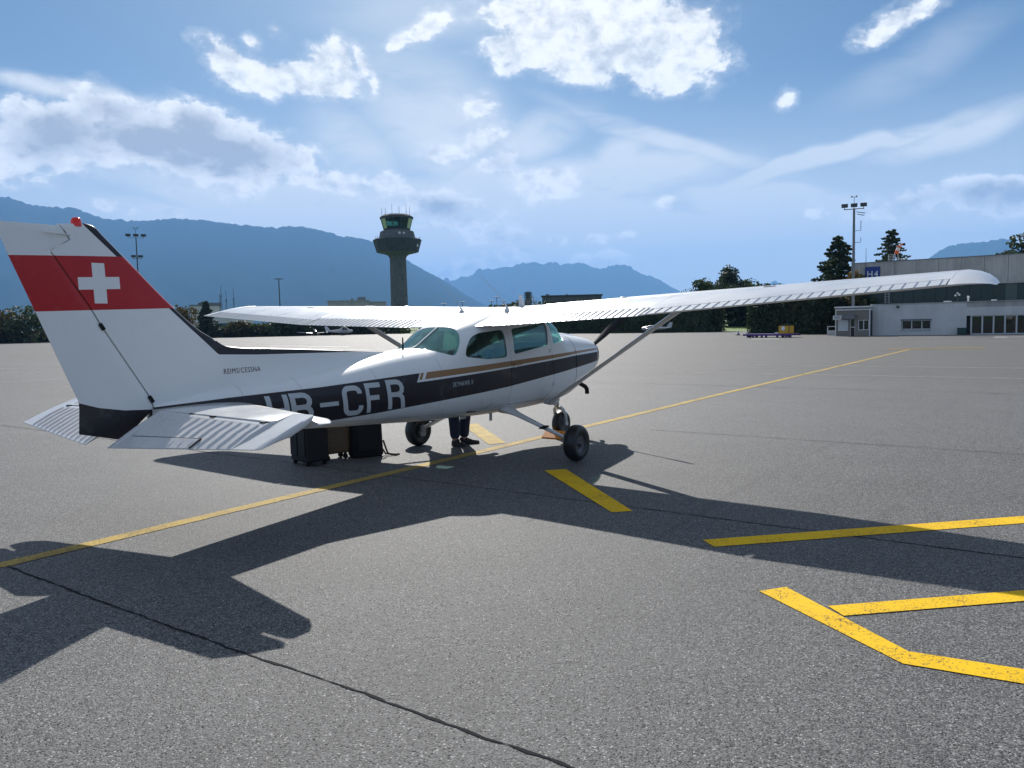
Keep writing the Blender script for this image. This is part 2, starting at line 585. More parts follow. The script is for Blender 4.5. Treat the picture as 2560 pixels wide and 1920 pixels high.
me = MB(); S = 19000
me.quad((-S, -S, -0.06), (S, -S, -0.06), (S, S, -0.06), (-S, S, -0.06))
obj('ground', me, M_GRASS, kind='structure')

# apron: one big sheet, its far edge follows the planting
ap = MB()
edge = [(60, -140), (60, 90), (-110, 90), (-97, -20), (-91.5, -31), (-93, -60), (-118, -122), (-112, -168), (-62, -190), (0, -200)]
bmx = bmesh.new()
vs = [bmx.verts.new((x, y, 0.0)) for x, y in edge]
bmx.faces.new(vs)
me_ = bpy.data.meshes.new('apron'); bmx.to_mesh(me_); bmx.free()
apron = link_mesh('apron', me_, M_ASPHALT, kind='structure')


def strip(name, p, q, width, mat, z, jitter=0.0, step=0.12, seed=0):
    p = np.array(p, float); q = np.array(q, float)
    L = np.linalg.norm(q - p); n = max(1, int(L / step)) if jitter else 1
    t = (q - p) / L; nn = np.array([-t[1], t[0]])
    mb = MB(); vv = []
    r = np.random.default_rng(seed)
    wob = np.cumsum(r.normal(0, jitter * 0.35, n + 1)); wob -= np.linspace(wob[0], wob[-1], n + 1)
    for i in range(n + 1):
        c = p + t * L * i / n + nn * wob[i]
        a = width / 2 + (r.uniform(-1, 1) * jitter if jitter else 0)
        b = width / 2 + (r.uniform(-1, 1) * jitter if jitter else 0)
        vv += [(*(c + nn * a), z), (*(c - nn * b), z)]
    mb.add(vv, [(2 * i, 2 * i + 1, 2 * i + 3, 2 * i + 2) for i in range(n)])
    return obj(name, mb, mat, apron, fix=False)


def poly_mark(name, pts, mat, z):
    mb = MB(); mb.add([(x, y, z) for x, y in pts], [tuple(range(len(pts)))])
    return obj(name, mb, mat, apron)


# slab joints every 3.8 m
strip('asphalt_joint', (7.08, -40), (7.08, 30), 0.014, M_TAR, 0.003, 0.006, 0.05, 1)
strip('asphalt_joint', (3.28, -40), (3.28, 30), 0.013, M_TAR, 0.003, 0.004, 0.08, 2)
strip('asphalt_joint', (-1.35, 0.9), (-1.15, 30), 0.012, M_TAR, 0.003, 0.004, 0.1, 3)
strip('asphalt_joint', (-9.3, -40), (-9.3, 40), 0.02, M_TAR, 0.003, 0.006, 0.15, 4)
strip('asphalt_joint', (10.9, -40), (10.9, 30), 0.024, M_TAR, 0.003, 0.01, 0.08, 5)
# painted markings
strip('taxi_line', (14, -0.2), (-31.6, -0.12), 0.155, M_YELLOW_OLD, 0.004, 0.004, 0.1, 6)
poly_mark('stop_bar', [(-31.2, -1.0), (-31.45, -1.0), (-33.6, 2.9), (-33.3, 2.9)], M_YELLOW_OLD, 0.008)
poly_mark('stop_bar', [(-32.1, -1.15), (-32.4, -1.15), (-34.6, 2.7), (-34.3, 2.7)], M_YELLOW_OLD, 0.008)
strip('white_line', (-13.75, -9), (-13.9, 26), 0.10, M_WHITE_LINE, 0.004, 0.01, 0.5, 7)
strip('white_line', (-18.05, -11), (-18.2, 26), 0.11, M_WHITE_LINE, 0.004, 0.01, 0.5, 8)
strip('white_line', (-2.6, -25.3), (-4.6, -24.3), 0.12, M_WHITE_LINE, 0.004)
strip('white_line', (-7.4, -37.6), (-8.3, -36.6), 0.14, M_WHITE_LINE, 0.004)
strip('white_line', (-8.5, -33.6), (-9.4, -32.6), 0.14, M_WHITE_LINE, 0.004)
strip('white_line', (-41, -60), (-37, -44), 0.35, M_WHITE_FRESH, 0.004)
strip('white_line', (-34.5, -46.5), (-30.5, -35.0), 0.28, M_WHITE_FRESH, 0.004)
strip('white_line', (-52.5, -14.6), (-52.3, -12.4), 0.5, M_WHITE_FRESH, 0.004)
strip('white_line', (-44.0, -14.0), (-44.2, 26), 0.10, M_WHITE_LINE, 0.004)
strip('white_line', (-51.0, -10.0), (-50.5, 26), 0.10, M_WHITE_LINE, 0.004)
poly_mark('yellow_mark', [(2.2, 1.28), (2.02, 1.46), (3.42, 3.0), (3.55, 2.86)], M_YELLOW, 0.004)
poly_mark('yellow_mark', [(3.97, 3.86), (4.10, 4.0), (2.05, 6.02), (1.93, 5.87)], M_YELLOW, 0.004)
poly_mark('yellow_mark', [(4.86, 4.575), (4.70, 4.69), (5.335, 5.47), (5.50, 5.47)], M_YELLOW, 0.004)
poly_mark('yellow_mark', [(4.905, 4.985), (5.015, 5.095), (2.9, 7.3), (2.79, 7.19)], M_YELLOW, 0.0052)
poly_mark('yellow_mark', [(5.335, 5.47), (5.50, 5.47), (5.36, 6.6), (5.18, 6.6)], M_YELLOW, 0.0045)
poly_mark('yellow_mark', [(-0.6, -2.2), (-0.8, -2.02), (0.74, -0.30), (0.98, -0.42)], M_YELLOW_OLD, 0.004)
poly_mark('white_plate_marking', [(-52.9, 1.9), (-52.9, 2.65), (-52.1, 2.75), (-52.1, 2.0)], M_WHITE_FRESH, 0.004)
poly_mark('white_plate_marking', [(-52.7, 3.75), (-52.7, 4.5), (-51.9, 4.6), (-51.9, 3.85)], M_WHITE_FRESH, 0.004)
poly_mark('white_line', [(-52.4, 2.6), (-52.4, 3.9), (-52.2, 3.9), (-52.2, 2.6)], M_WHITE_FRESH, 0.008)

# ---- mountains
def mountain_material():
    m, nt, bs = new_mat('mountain_forest_and_rock')
    P = pos_coords(nt)
    x, y, z = nt.xyz(P)
    n = nt.noise(P, 0.0035, 8, 0.62)
    n2 = nt.noise(P, 0.02, 6, 0.6)
    forest = nt.mix(n2, (0.014, 0.026, 0.017), (0.022, 0.035, 0.022))
    rock = nt.mix(n2, (0.026, 0.030, 0.034), (0.042, 0.044, 0.046))
    alt = nt.math('ADD', nt.math('MULTIPLY', z, 0.001), nt.math('MULTIPLY', nt.math('SUBTRACT', n, 0.5), 1.3))
    nt.put(bs.inputs['Base Color'], nt.mix(nt.smooth(alt, 1.05, 1.5), forest, rock))
    bs.inputs['Roughness'].default_value = 1.0
    bs.inputs['Specular IOR Level'].default_value = 0.0
    return m


M_MOUNTAIN = mountain_material()


def mountain(name, sky_pts, dist, depth_front, depth_back, seed, ncol=260, nrow=44):
    xs = np.array([p[0] for p in sky_pts], float); ys = np.array([p[1] for p in sky_pts], float)
    px = np.linspace(xs[0], xs[-1], ncol); py = np.interp(px, xs, ys)
    jag = (fbm(px / 6.0, px * 0, seed) - 0.5) * 7.0
    verts = []
    ts = np.concatenate([np.linspace(-1, 0, nrow // 2 + 8)[:-1], np.linspace(0, 1, nrow // 2 - 8)])
    for i in range(ncol):
        d = bearing(px[i], py[i]); hz = math.hypot(d[0], d[1])
        el = d[2] / hz; H = max(20.0, el * dist + CAM_POS[2])
        ux, uy = d[0] / hz, d[1] / hz
        rock_step = -jag[i] * K / FPX * dist
        for t in ts:
            a = abs(t)
            r = dist + (t * depth_front if t < 0 else t * depth_back)
            g = fbm(np.array([px[i] / 60.0]), np.array([a * 9.0 + 3]), seed + 5, 5)[0] - 0.5
            g2 = abs(fbm(np.array([px[i] / 45.0 + a * 3.3]), np.array([a * 6]), seed + 9, 4)[0] - 0.5)
            h = H * ((1 - a) ** 1.25 + (0.24 * g - 0.14 * g2) * a * (1 - a) * 1.3)
            h += rock_step * (1 - a) ** 14
            verts.append((CAM_POS[0] + ux * r, CAM_POS[1] + uy * r, max(h, -0.5) if a < 0.999 else -0.5))
    n = len(ts)
    mb = MB()
    mb.add(verts, [(i * n + k, i * n + k + 1, (i + 1) * n + k + 1, (i + 1) * n + k) for i in range(ncol - 1) for k in range(n - 1)])
    return obj(name, mb, M_MOUNTAIN, smooth=60, kind='structure')


mountain('mountain', [(-420, 560), (-300, 500), (-150, 450), (0, 428), (20, 425), (60, 440), (95, 447), (115, 447), (165, 450), (200, 465), (240, 475), (310, 477),
                      (380, 472), (440, 475), (480, 482), (530, 487), (560, 490), (600, 492), (625, 489), (670, 491), (740, 510), (795, 517),
                      (840, 540), (885, 565), (920, 585), (955, 604), (985, 622), (1030, 650), (1080, 672), (1140, 700)], 9000, 4200, 3500, 3, 300)
zc = lambda x, y: ((1040 + x / 3.352) / K, (640 + y / 3.352) / K)
mountain('mountain', [(860, 690), (900, 640)] + [zc(*p) for p in [(205, 208), (228, 205), (245, 175), (262, 176), (285, 205), (310, 208), (350, 190), (380, 166), (432, 181), (485, 150), (512, 110), (540, 108),
                      (560, 125), (605, 103), (640, 112), (740, 90), (785, 98), (825, 76), (905, 58), (990, 50), (1075, 70), (1120, 55), (1165, 50), (1208, 74), (1255, 60), (1385, 60),
                      (1455, 85), (1542, 108), (1600, 95), (1660, 72), (1730, 75), (1790, 90), (1850, 130), (1905, 150), (2005, 185), (2080, 225), (2130, 262), (2205, 290)]] + [(1510, 648), (1600, 672), (1680, 690)],
         14500, 3800, 2800, 11, 360)
z7 = lambda x, y: ((2000 + x / 3.859) / K, (450 + y / 3.859) / K)
mountain('mountain', [(1905, 690)] + [z7(*p) for p in [(1130, 830), (1230, 763), (1310, 705), (1400, 650), (1480, 625), (1600, 605), (1740, 592), (1810, 602), (1840, 590), (1890, 570), (1960, 565), (2040, 580), (2110, 620), (2161, 640), (2400, 690), (2800, 760)]],
         11000, 3000, 2500, 23, 160)
z4 = lambda x, y: ((1660 + x / 4.424) / K, (700 + y / 4.424) / K)
mountain('mountain', [z4(*p) for p in [(600, 160), (1000, 110), (1165, 50), (1185, 32), (1200, 17), (1226, 6), (1262, 20), (1275, 36), (1340, 38), (1460, 90), (1900, 150)]], 15500, 900, 900, 31, 60)

# ---- foliage
def leaf_material(name, dark, light, autumn, amount):
    m, nt, bs = new_mat(name)
    P = pos_coords(nt)
    oi = nt.new('ShaderNodeObjectInfo').outputs['Random']
    n = nt.noise(P, 1.1, 5, 0.65)
    n2 = nt.noise(nt.vmath('ADD', P, nt.comb(oi, oi, 0.0)), 0.35, 3, 0.5)
    c = nt.mix(n, dark, light)
    c = nt.mix(nt.math('MULTIPLY', nt.smooth(n2, 0.52, 0.72), amount), c, autumn)
    nt.put(bs.inputs['Base Color'], c)
    bs.inputs['Roughness'].default_value = 0.7
    tr = nt.new('ShaderNodeBsdfTranslucent')
    nt.put(tr.inputs['Color'], nt.mix(0.5, c, light))
    mx = nt.new('ShaderNodeMixShader'); mx.inputs[0].default_value = 0.22
    nt.l.new(bs.outputs[0], mx.inputs[1]); nt.l.new(tr.outputs[0], mx.inputs[2])
    out = [q for q in nt.n if q.type == 'OUTPUT_MATERIAL'][0]
    nt.l.new(mx.outputs[0], out.inputs['Surface'])
    return m


M_LEAF = leaf_material('leaf_green', (0.018, 0.036, 0.013), (0.07, 0.11, 0.03), (0.16, 0.11, 0.02), 0.8)
M_NEEDLE = leaf_material('conifer_needle', (0.016, 0.032, 0.016), (0.055, 0.085, 0.034), (0.07, 0.065, 0.025), 0.4)
M_AUTUMN = leaf_material('leaf_autumn', (0.03, 0.04, 0.012), (0.12, 0.10, 0.025), (0.22, 0.12, 0.02), 0.9)
M_HEDGE = leaf_material('hedge_leaf', (0.014, 0.03, 0.012), (0.048, 0.078, 0.024), (0.09, 0.075, 0.018), 0.55)
M_BARK = simple_mat('bark', (0.055, 0.042, 0.032), 0.9, var=0.35, scale=12, bmp=0.4)


def leaves(mb, pts, size, r, up=0.2):
    """small bent leaf clumps, two triangles each"""
    for p in pts:
        s = size * r.uniform(0.55, 1.35)
        d = r.normal(size=3); d[2] = d[2] * 0.7 + up; d /= np.linalg.norm(d)
        e = np.cross(d, r.normal(size=3)); e /= np.linalg.norm(e)
        b = len(mb.v)
        mb.v += [tuple(p - e * s * 0.5), tuple(p + d * s * 0.55 + e * s * 0.1), tuple(p + e * s * 0.5), tuple(p - d * s * 0.5)]
        mb.f += [(b, b + 3, b + 2, b + 1)]; mb.m += [0]


def broad_tree(loc, h, w, label, seed, mat=None, n=2600, bare=0.0, group=None, base=0.12, leaf=None, name='broadleaf_tree'):
    r = np.random.default_rng(seed)
    t = thing(name, label, 'tree', loc, 0, group)
    tk = MB()
    lean = r.normal(0, 0.03, 2)
    top = (lean[0] * h, lean[1] * h, h * 0.78)
    tk.tube([(0, 0, -0.1), (lean[0] * h * .3, lean[1] * h * .3, h * 0.3), top], [h * 0.028, h * 0.02, h * 0.006], 8)
    lobes = []
    k = 19
    for i in range(k):
        a = r.uniform(0, 2 * math.pi); zz = r.uniform(base + 0.12, 0.86)
        rad = w * 0.5 * math.sin(math.pi * min(0.98, (zz - base) / (1.04 - base)) ** 0.75) * r.uniform(0.35, 0.85)
        c = np.array([math.cos(a) * rad, math.sin(a) * rad, zz * h])
        rad2 = w * r.uniform(0.17, 0.32); c[2] = min(c[2], h - rad2 * 0.72); lobes.append((c, rad2))
        tk.tube([(c[0] * 0.05, c[1] * 0.05, zz * h * 0.62), tuple(c)], [h * 0.010, h * 0.003], 5)
    obj('trunk', tk, M_BARK, t, smooth=60)
    cr = MB()
    lf = leaf or max(0.16, w * 0.045)
    for c, rad in lobes:
        m_ = int(n / k)
        d = r.normal(size=(m_, 3)); d /= np.linalg.norm(d, axis=1)[:, None]
        rr = rad * r.uniform(0.35, 1.0, (m_, 1)) ** 0.5
        rr *= (1.0 + 0.35 * (fbm(d[:, :1] * 2 + c[0], d[:, 1:2] * 2 + c[1], seed) - 0.5) * 2)
        p = c + d * rr * np.array([1, 1, 0.8])
        if bare: p = p[r.random(len(p)) > bare]
        leaves(cr, p, lf, r)
    obj('crown', cr, mat or M_LEAF, t, fix=False)
    return t


def conifer(loc, h, w, label, seed, n=3600, group=None, droop=0.25, mat=None, leaf=0.26, thin=0.0):
    r = np.random.default_rng(seed)
    t = thing('conifer_tree', label, 'tree', loc, 0, group)
    tk = MB(); tk.tube([(0, 0, -0.1), (0, 0, h * 0.5), (0, 0, h * 0.98)], [h * 0.022, h * 0.013, h * 0.002], 8)
    cr = MB()
    nb = int(110 + h)
    per = max(14, n // nb)
    for i in range(nb):
        zz = 0.06 + 0.92 * (i + r.random()) / nb
        if r.random() < thin: continue
        a = i * 2.399 + r.normal(0, 0.3)
        L = w * 0.5 * (1 - zz) ** 0.72 * r.uniform(0.72, 1.15) + 0.12
        d = np.array([math.cos(a), math.sin(a), 0])
        s = np.array([0, 0, zz * h]); e = s + d * L + np.array([0, 0, -L * droop + L * 0.12])
        tk.tube([tuple(s), tuple(e)], [0.045 * (1 - zz) + 0.012, 0.006], 4, False)
        q = r.random((per, 1)) ** 0.7
        p = s + (e - s) * q + r.normal(0, 1, (per, 3)) * np.array([0.16, 0.16, 0.10]) * (0.6 + L * 0.5) * (1.15 - q)
        leaves(cr, p, leaf, r, -0.2)
    obj('trunk', tk, M_BARK, t, smooth=60)
    obj('crown', cr, mat or M_NEEDLE, t, fix=False)
    return t


def hedge(p, q, width, h, label, seed, n=5200, leaf=0.34, mat=None, ragged=0.5):
    """a clipped-by-nobody tall hedge: woody core plus leaf clumps all over it"""
    r = np.random.default_rng(seed)
    p = np.array(p, float); q = np.array(q, float)
    L = np.linalg.norm(q - p); tx = (q - p) / L; nx = np.array([-tx[1], tx[0]])
    t = thing('hedge', label, 'hedge', (p[0], p[1], 0))
    core = MB()
    nc = 24
    rings = []
    for i in range(nc + 1):
        a = i / nc
        hh = (h - 0.4) * (0.86 + 0.22 * fbm(np.array([a * L / 3.0 + seed]), np.array([seed * 1.0]), seed)[0])
        ww = width / 2 * (0.75 + 0.2 * r.random())
        c = tx * a * L * 0.98
        rings.append([(c[0] + nx[0] * o_ * ww, c[1] + nx[1] * o_ * ww, z * hh) for o_, z in ((-1, -0.02), (-1, 0.45), (-0.8, 0.88), (-.25, 1), (.25, 1), (0.8, 0.88), (1, 0.45), (1, -0.02))])
    core.rings(rings)
    obj('foliage_core', core, mat or M_HEDGE, t)
    cr = MB()
    a = r.random(n); face = r.random(n)
    hh = h * (0.86 + 0.22 * fbm(a * L / 3.0 + seed, np.full(n, seed * 1.0), seed)) + r.normal(0, 0.10, n) * ragged * 2
    zz = np.where(face < 0.7, r.random(n), 1.0 - 0.12 * r.random(n)) * hh
    off = np.where(face < 0.7, np.sign(r.random(n) - 0.35) * (1 - 0.25 * (zz / hh) ** 3), r.uniform(-1, 1, n))
    pts = np.stack([tx[0] * a * L + nx[0] * off * width / 2, tx[1] * a * L + nx[1] * off * width / 2, np.clip(zz, 0.05, None)], 1)
    ends = int(n * 0.12)
    for s, e0 in ((0, 0.0), (1, 1.0)):
        o_ = r.uniform(-1, 1, ends); z_ = r.random(ends) * h * 0.95
        c = np.stack([tx[0] * e0 * L + nx[0] * o_ * width / 2, tx[1] * e0 * L + nx[1] * o_ * width / 2, z_], 1)
        pts = np.concatenate([pts, c])
    pts += r.normal(0, 0.14, pts.shape) * [1, 1, 0.6]
    leaves(cr, pts, leaf, r)
    obj('leaf_clumps', cr, mat or M_HEDGE, t, fix=False, kind='stuff')
    return t

# ================================================================== AIRCRAFT
plane = thing('light_aircraft', 'large white high-wing propeller aircraft in the foreground with red tail band and white cross', 'aircraft')


def livery(nt, x, z, part):
    """flat paint scheme from position along (x) and up (z) the airframe"""
    white, dark, gold, red = (0.78, 0.78, 0.77), (0.022, 0.020, 0.026), (0.30, 0.165, 0.07), (0.50, 0.018, 0.022)

    def lt(a, b): return nt.math('LESS_THAN', a, b)
    def gt(a, b): return nt.math('GREATER_THAN', a, b)
    def AND(*a):
        r = a[0]
        for q in a[1:]: r = nt.math('MULTIPLY', r, q)
        return r
    def OR(a, b): return nt.math('MAXIMUM', a, b)
    P = pos_coords(nt)
    n = nt.noise(P, 2.2, 6, 0.6)
    nf = nt.noise(P, 14.0, 5, 0.6)
    tint = nt.mix(n, (0.74, 0.745, 0.74), (0.82, 0.82, 0.81))
    grime = nt.smooth(nt.math('ADD', n, nt.math('MULTIPLY', nf, 0.6)), 0.86, 1.1)
    if part in ('fuselage', 'cowl', 'door'):
        T = nt.polyline(x, [(-1, 1.29), (-.56, 1.28), (.16, 1.266), (1.77, 1.212), (3.12, 1.166), (3.3, 1.158), (4.5, 1.102), (5.43, 1.08), (5.65, 1.07), (6.1, 1.052), (7, 1.03)])
        Gb = nt.polyline(x, [(-1, 1.26), (-.56, 1.252), (.16, 1.23), (1.77, 1.148), (3.12, 1.093), (3.5, 1.08), (7, 1.0)])
        Dt = nt.polyline(x, [(-1, 1.23), (-.57, 1.222), (.15, 1.205), (1.78, 1.127), (3.12, 1.069), (3.5, 1.058), (7, 1.0)])
        Db = nt.polyline(x, [(-1, 1.115), (-.72, 1.10), (.064, 1.044), (1.78, .905), (3.13, .824), (3.8, .784), (4.37, .761), (5, .735), (6, .70), (7, .68)])
        xs = nt.math('SUBTRACT', x, nt.math('MULTIPLY', nt.math('SUBTRACT', 1.16, z), 0.53))
        rear = gt(xs, 3.286)
        d = AND(gt(z, Db), OR(AND(rear, lt(z, T)), AND(nt.math('SUBTRACT', 1.0, rear), lt(z, Dt))))
        g = AND(lt(z, nt.math('SUBTRACT', T, 0.001)), gt(z, Gb), OR(lt(xs, 3.188), AND(gt(xs, 3.229), lt(xs, 3.268))))
        if part == 'cowl':
            d = OR(d, AND(lt(x, -0.66), gt(z, Db), lt(z, 1.34)))
            g = AND(g, gt(x, -0.64))
            d = AND(d, OR(gt(x, -0.64), lt(x, -0.66)))
        c = nt.mix(d, tint, dark)
        c = nt.mix(g, c, gold)
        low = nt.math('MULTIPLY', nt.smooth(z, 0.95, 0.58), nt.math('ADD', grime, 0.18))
        for x0 in (2.98, 3.86, 4.72, 5.30):      # riveted skin laps round the tail cone
            ln = nt.smooth(nt.math('ABSOLUTE', nt.math('SUBTRACT', x, x0)), 0.005, 0.002)
            c = nt.mix(nt.math('MULTIPLY', ln, 0.35), c, (0.08, 0.08, 0.085))
        lap = nt.smooth(nt.math('ABSOLUTE', nt.math('SUBTRACT', z, nt.math('MULTIPLY_ADD', x, 0.05, 0.52))), 0.005, 0.002)
        c = nt.mix(nt.math('MULTIPLY', lap, 0.3), c, (0.08, 0.08, 0.085))
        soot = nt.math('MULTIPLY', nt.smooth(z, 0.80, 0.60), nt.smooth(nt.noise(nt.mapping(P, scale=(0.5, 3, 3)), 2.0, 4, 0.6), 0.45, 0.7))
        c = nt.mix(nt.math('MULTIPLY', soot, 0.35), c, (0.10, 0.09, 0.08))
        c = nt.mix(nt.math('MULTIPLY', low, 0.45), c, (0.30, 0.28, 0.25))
    elif part == 'dorsal':
        Dl = nt.polyline(x, [(-1, 1.40), (3.6, 1.402), (3.75, 1.408), (5.025, 1.435), (5.432, 1.454), (7, 2)])
        c = nt.mix(gt(z, Dl), tint, dark)
    else:
        L = nt.polyline(z, [(0, 4.0), (1.40, 4.9), (1.454, 5.432), (1.855, 5.867), (2.255, 6.279), (2.463, 6.503), (3, 6.9)], 0.0, 3.0, 8.0)
        rb = nt.math('MULTIPLY_ADD', nt.math('SUBTRACT', 6.884, x), 0.025, 1.829)
        rt = nt.math('MULTIPLY_ADD', nt.math('SUBTRACT', 7.035, x), 0.038, 2.225)
        r = AND(gt(z, rb), lt(z, rt))
        xc = nt.math('SUBTRACT', x, nt.math('MULTIPLY', nt.math('SUBTRACT', z, 2.04), 0.028))
        zc_ = nt.math('ADD', z, nt.math('MULTIPLY', nt.math('SUBTRACT', x, 6.43), 0.04))
        cross = OR(AND(gt(xc, 6.379), lt(xc, 6.475), gt(z, 1.890), lt(z, 2.196)), AND(gt(xc, 6.271), lt(xc, 6.583), gt(zc_, 1.997), lt(zc_, 2.09)))
        c = nt.mix(lt(x, L), tint, dark)
        redc = nt.mix(nf, (0.40, 0.014, 0.018), (0.50, 0.022, 0.026))
        c = nt.mix(r, c, redc)
        c = nt.mix(cross, c, white)
        if part == 'rudder':
            bz = nt.polyline(x, [(5, 1.035), (6.059, 1.036), (6.289, 1.052), (6.48, 1.09), (6.618, 1.138), (7.5, 1.3)], 5.0, 7.5, 2.0)
            c = nt.mix(lt(z, bz), c, dark)
    c = nt.mix(nt.math('MULTIPLY', grime, 0.10), c, (0.36, 0.35, 0.33))
    return c


def paint(name, part):
    m, nt, bs = new_mat(name)
    x, y, z = nt.xyz(obj_coords(nt))
    nt.put(bs.inputs['Base Color'], livery(nt, x, z, part))
    bs.inputs['Roughness'].default_value = 0.36
    bs.inputs['Specular IOR Level'].default_value = 0.25
    bs.inputs['Coat Weight'].default_value = 0.14
    bs.inputs['Coat Roughness'].default_value = 0.10
    dent = nt.noise(obj_coords(nt), 3.5, 3, 0.5)
    bump(nt, bs, dent, 0.10, 0.02)
    return m


M_FUS = paint('fuselage_paint', 'fuselage')
M_COWL = paint('cowling_paint', 'cowl')
M_DORSAL = paint('dorsal_paint', 'dorsal')
M_FIN = paint('fin_paint', 'fin')
M_RUD = paint('rudder_paint', 'rudder')


def white_paint(name, rough=0.26, dentstr=0.10, scale=5.0):
    m, nt, bs = new_mat(name)
    P = obj_coords(nt)
    n = nt.noise(P, 2.0, 6, 0.62); nf = nt.noise(P, 22.0, 4, 0.6)
    c = nt.mix(n, (0.54, 0.545, 0.55), (0.64, 0.64, 0.64))
    c = nt.mix(nt.math('MULTIPLY', nt.smooth(nt.math('ADD', n, nt.math('MULTIPLY', nf, .5)), .82, 1.02), 0.14), c, (0.4, 0.39, 0.37))
    nt.put(bs.inputs['Base Color'], c)
    nt.put(bs.inputs['Roughness'], nt.linear(n, 0.3, 0.7, rough - 0.06, rough + 0.06))
    bs.inputs['Coat Weight'].default_value = 0.5
    bs.inputs['Coat Roughness'].default_value = 0.10
    bump(nt, bs, nt.noise(P, scale, 3, 0.5), dentstr, 0.02)
    return m


M_WHITE = white_paint('white_paint_metal')
M_WING = white_paint('wing_skin', 0.30, 0.22, 4.0)
M_WING.node_tree.nodes['Principled BSDF'].inputs['Coat Weight'].default_value = 0.2
M_WING.node_tree.nodes['Principled BSDF'].inputs['Specular IOR Level'].default_value = 0.35
M_SEAM = simple_mat('panel_gap', (0.03, 0.03, 0.034), 0.7)
M_BLACK = simple_mat('black_plastic', (0.010, 0.010, 0.011), 0.6)
M_BLACK.node_tree.nodes['Principled BSDF'].inputs['Specular IOR Level'].default_value = 0.2
M_DARK = simple_mat('dark_paint', (0.022, 0.020, 0.026), 0.3, coat=0.4)
M_TYRE = simple_mat('tyre_rubber', (0.014, 0.016, 0.017), 0.42, var=0.25, scale=20)
M_RIM = simple_mat('wheel_rim', (0.10, 0.10, 0.11), 0.4, 0.6)
M_STEEL = simple_mat('bright_steel', (0.72, 0.70, 0.66), 0.18, 1.0)
M_ALU = simple_mat('dull_aluminium', (0.45, 0.45, 0.46), 0.4, 0.9)
M_SEAT = simple_mat('seat_fabric', (0.045, 0.05, 0.055), 0.85, var=0.3, scale=18)
M_TRIM = simple_mat('cabin_trim', (0.075, 0.078, 0.078), 0.8)
M_CARPET = simple_mat('cabin_carpet', (0.03, 0.03, 0.035), 0.95)


def glass_material(name, tint, refl=0.5):
    m, nt, bs = new_mat(name)
    nt.n.remove(bs)
    tr = nt.new('ShaderNodeBsdfTransparent'); tr.inputs[0].default_value = rgba(tint)
    gl = nt.new('ShaderNodeBsdfGlossy'); gl.inputs['Roughness'].default_value = 0.03
    gl.inputs['Color'].default_value = (0.9, 0.95, 0.95, 1)
    fr = nt.new('ShaderNodeFresnel'); fr.inputs[0].default_value = 1.5
    mx = nt.new('ShaderNodeMixShader')
    nt.put(mx.inputs[0], nt.math('MULTIPLY', fr.outputs[0], refl))
    nt.l.new(tr.outputs[0], mx.inputs[1]); nt.l.new(gl.outputs[0], mx.inputs[2])
    out = [q for q in nt.n if q.type == 'OUTPUT_MATERIAL'][0]
    nt.l.new(mx.outputs[0], out.inputs['Surface'])
    return m


M_GLASS = glass_material('tinted_cabin_glass', (0.60, 0.80, 0.76), 0.6)

M_GLASS_SIDE = glass_material('side_window_glass', (0.40, 0.55, 0.53), 0.6)


def pchip(xs, ys):
    xs = np.array(xs, float); ys = np.array(ys, float)
    h = np.diff(xs); d = np.diff(ys) / h
    m = np.zeros(len(xs)); m[0] = d[0]; m[-1] = d[-1]
    for i in range(1, len(xs) - 1):
        if d[i - 1] * d[i] > 0:
            w1 = 2 * h[i] + h[i - 1]; w2 = h[i] + 2 * h[i - 1]
            m[i] = (w1 + w2) / (w1 / d[i - 1] + w2 / d[i])

    def f(x):
        x = np.clip(x, xs[0], xs[-1])
        i = np.clip(np.searchsorted(xs, x) - 1, 0, len(h) - 1)
        t = (x - xs[i]) / h[i]
        return ((2 * t**3 - 3 * t**2 + 1) * ys[i] + (t**3 - 2 * t**2 + t) * h[i] * m[i] + (-2 * t**3 + 3 * t**2) * ys[i + 1] + (t**3 - t**2) * h[i] * m[i + 1])
    return f


ST = np.array([
    # x, half width, bottom, top, waist, lower exponent, upper exponent
    (-0.82, .300, .98, 1.36, 1.18, 2.4, 2.4), (-0.76, .355, .93, 1.40, 1.18, 2.5, 2.4), (-0.55, .42, .84, 1.445, 1.16, 2.6, 2.4),
    (-0.1, .485, .67, 1.495, 1.12, 2.8, 2.6), (.16, .515, .605, 1.52, 1.12, 3.0, 2.7), (.40, .535, .572, 1.55, 1.12, 3.2, 2.9),
    (.60, .545, .56, 1.71, 1.12, 3.2, 3.8), (.80, .55, .555, 1.80, 1.12, 3.2, 3.9), (.95, .55, .55, 1.845, 1.12, 3.2, 3.6),
    (1.3, .55, .545, 1.862, 1.12, 3.2, 3.6), (1.7, .55, .545, 1.82, 1.12, 3.2, 3.6), (2.0, .55, .55, 1.768, 1.12, 3.2, 3.5),
    (2.26, .545, .56, 1.708, 1.11, 3.1, 3.5), (2.45, .53, .568, 1.655, 1.10, 3.0, 3.2), (2.7, .505, .575, 1.525, 1.09, 3.0, 2.9),
    (2.92, .48, .583, 1.42, 1.08, 2.9, 2.5), (3.2, .45, .598, 1.40, 1.08, 2.8, 2.25), (3.44, .42, .615, 1.375, 1.07, 2.7, 2.15),
    (3.79, .38, .637, 1.325, 1.05, 2.6, 2.1), (4.2, .33, .665, 1.262, 1.03, 2.5, 2.1), (4.8, .26, .71, 1.205, 1.0, 2.4, 2.1),
    (5.4, .18, .76, 1.172, .98, 2.3, 2.1), (6.05, .075, .83, 1.072, .95, 2.2, 2.1)])
FW_, FB, FT, FC, FL, FU = [pchip(ST[:, 0], ST[:, k]) for k in range(1, 7)]


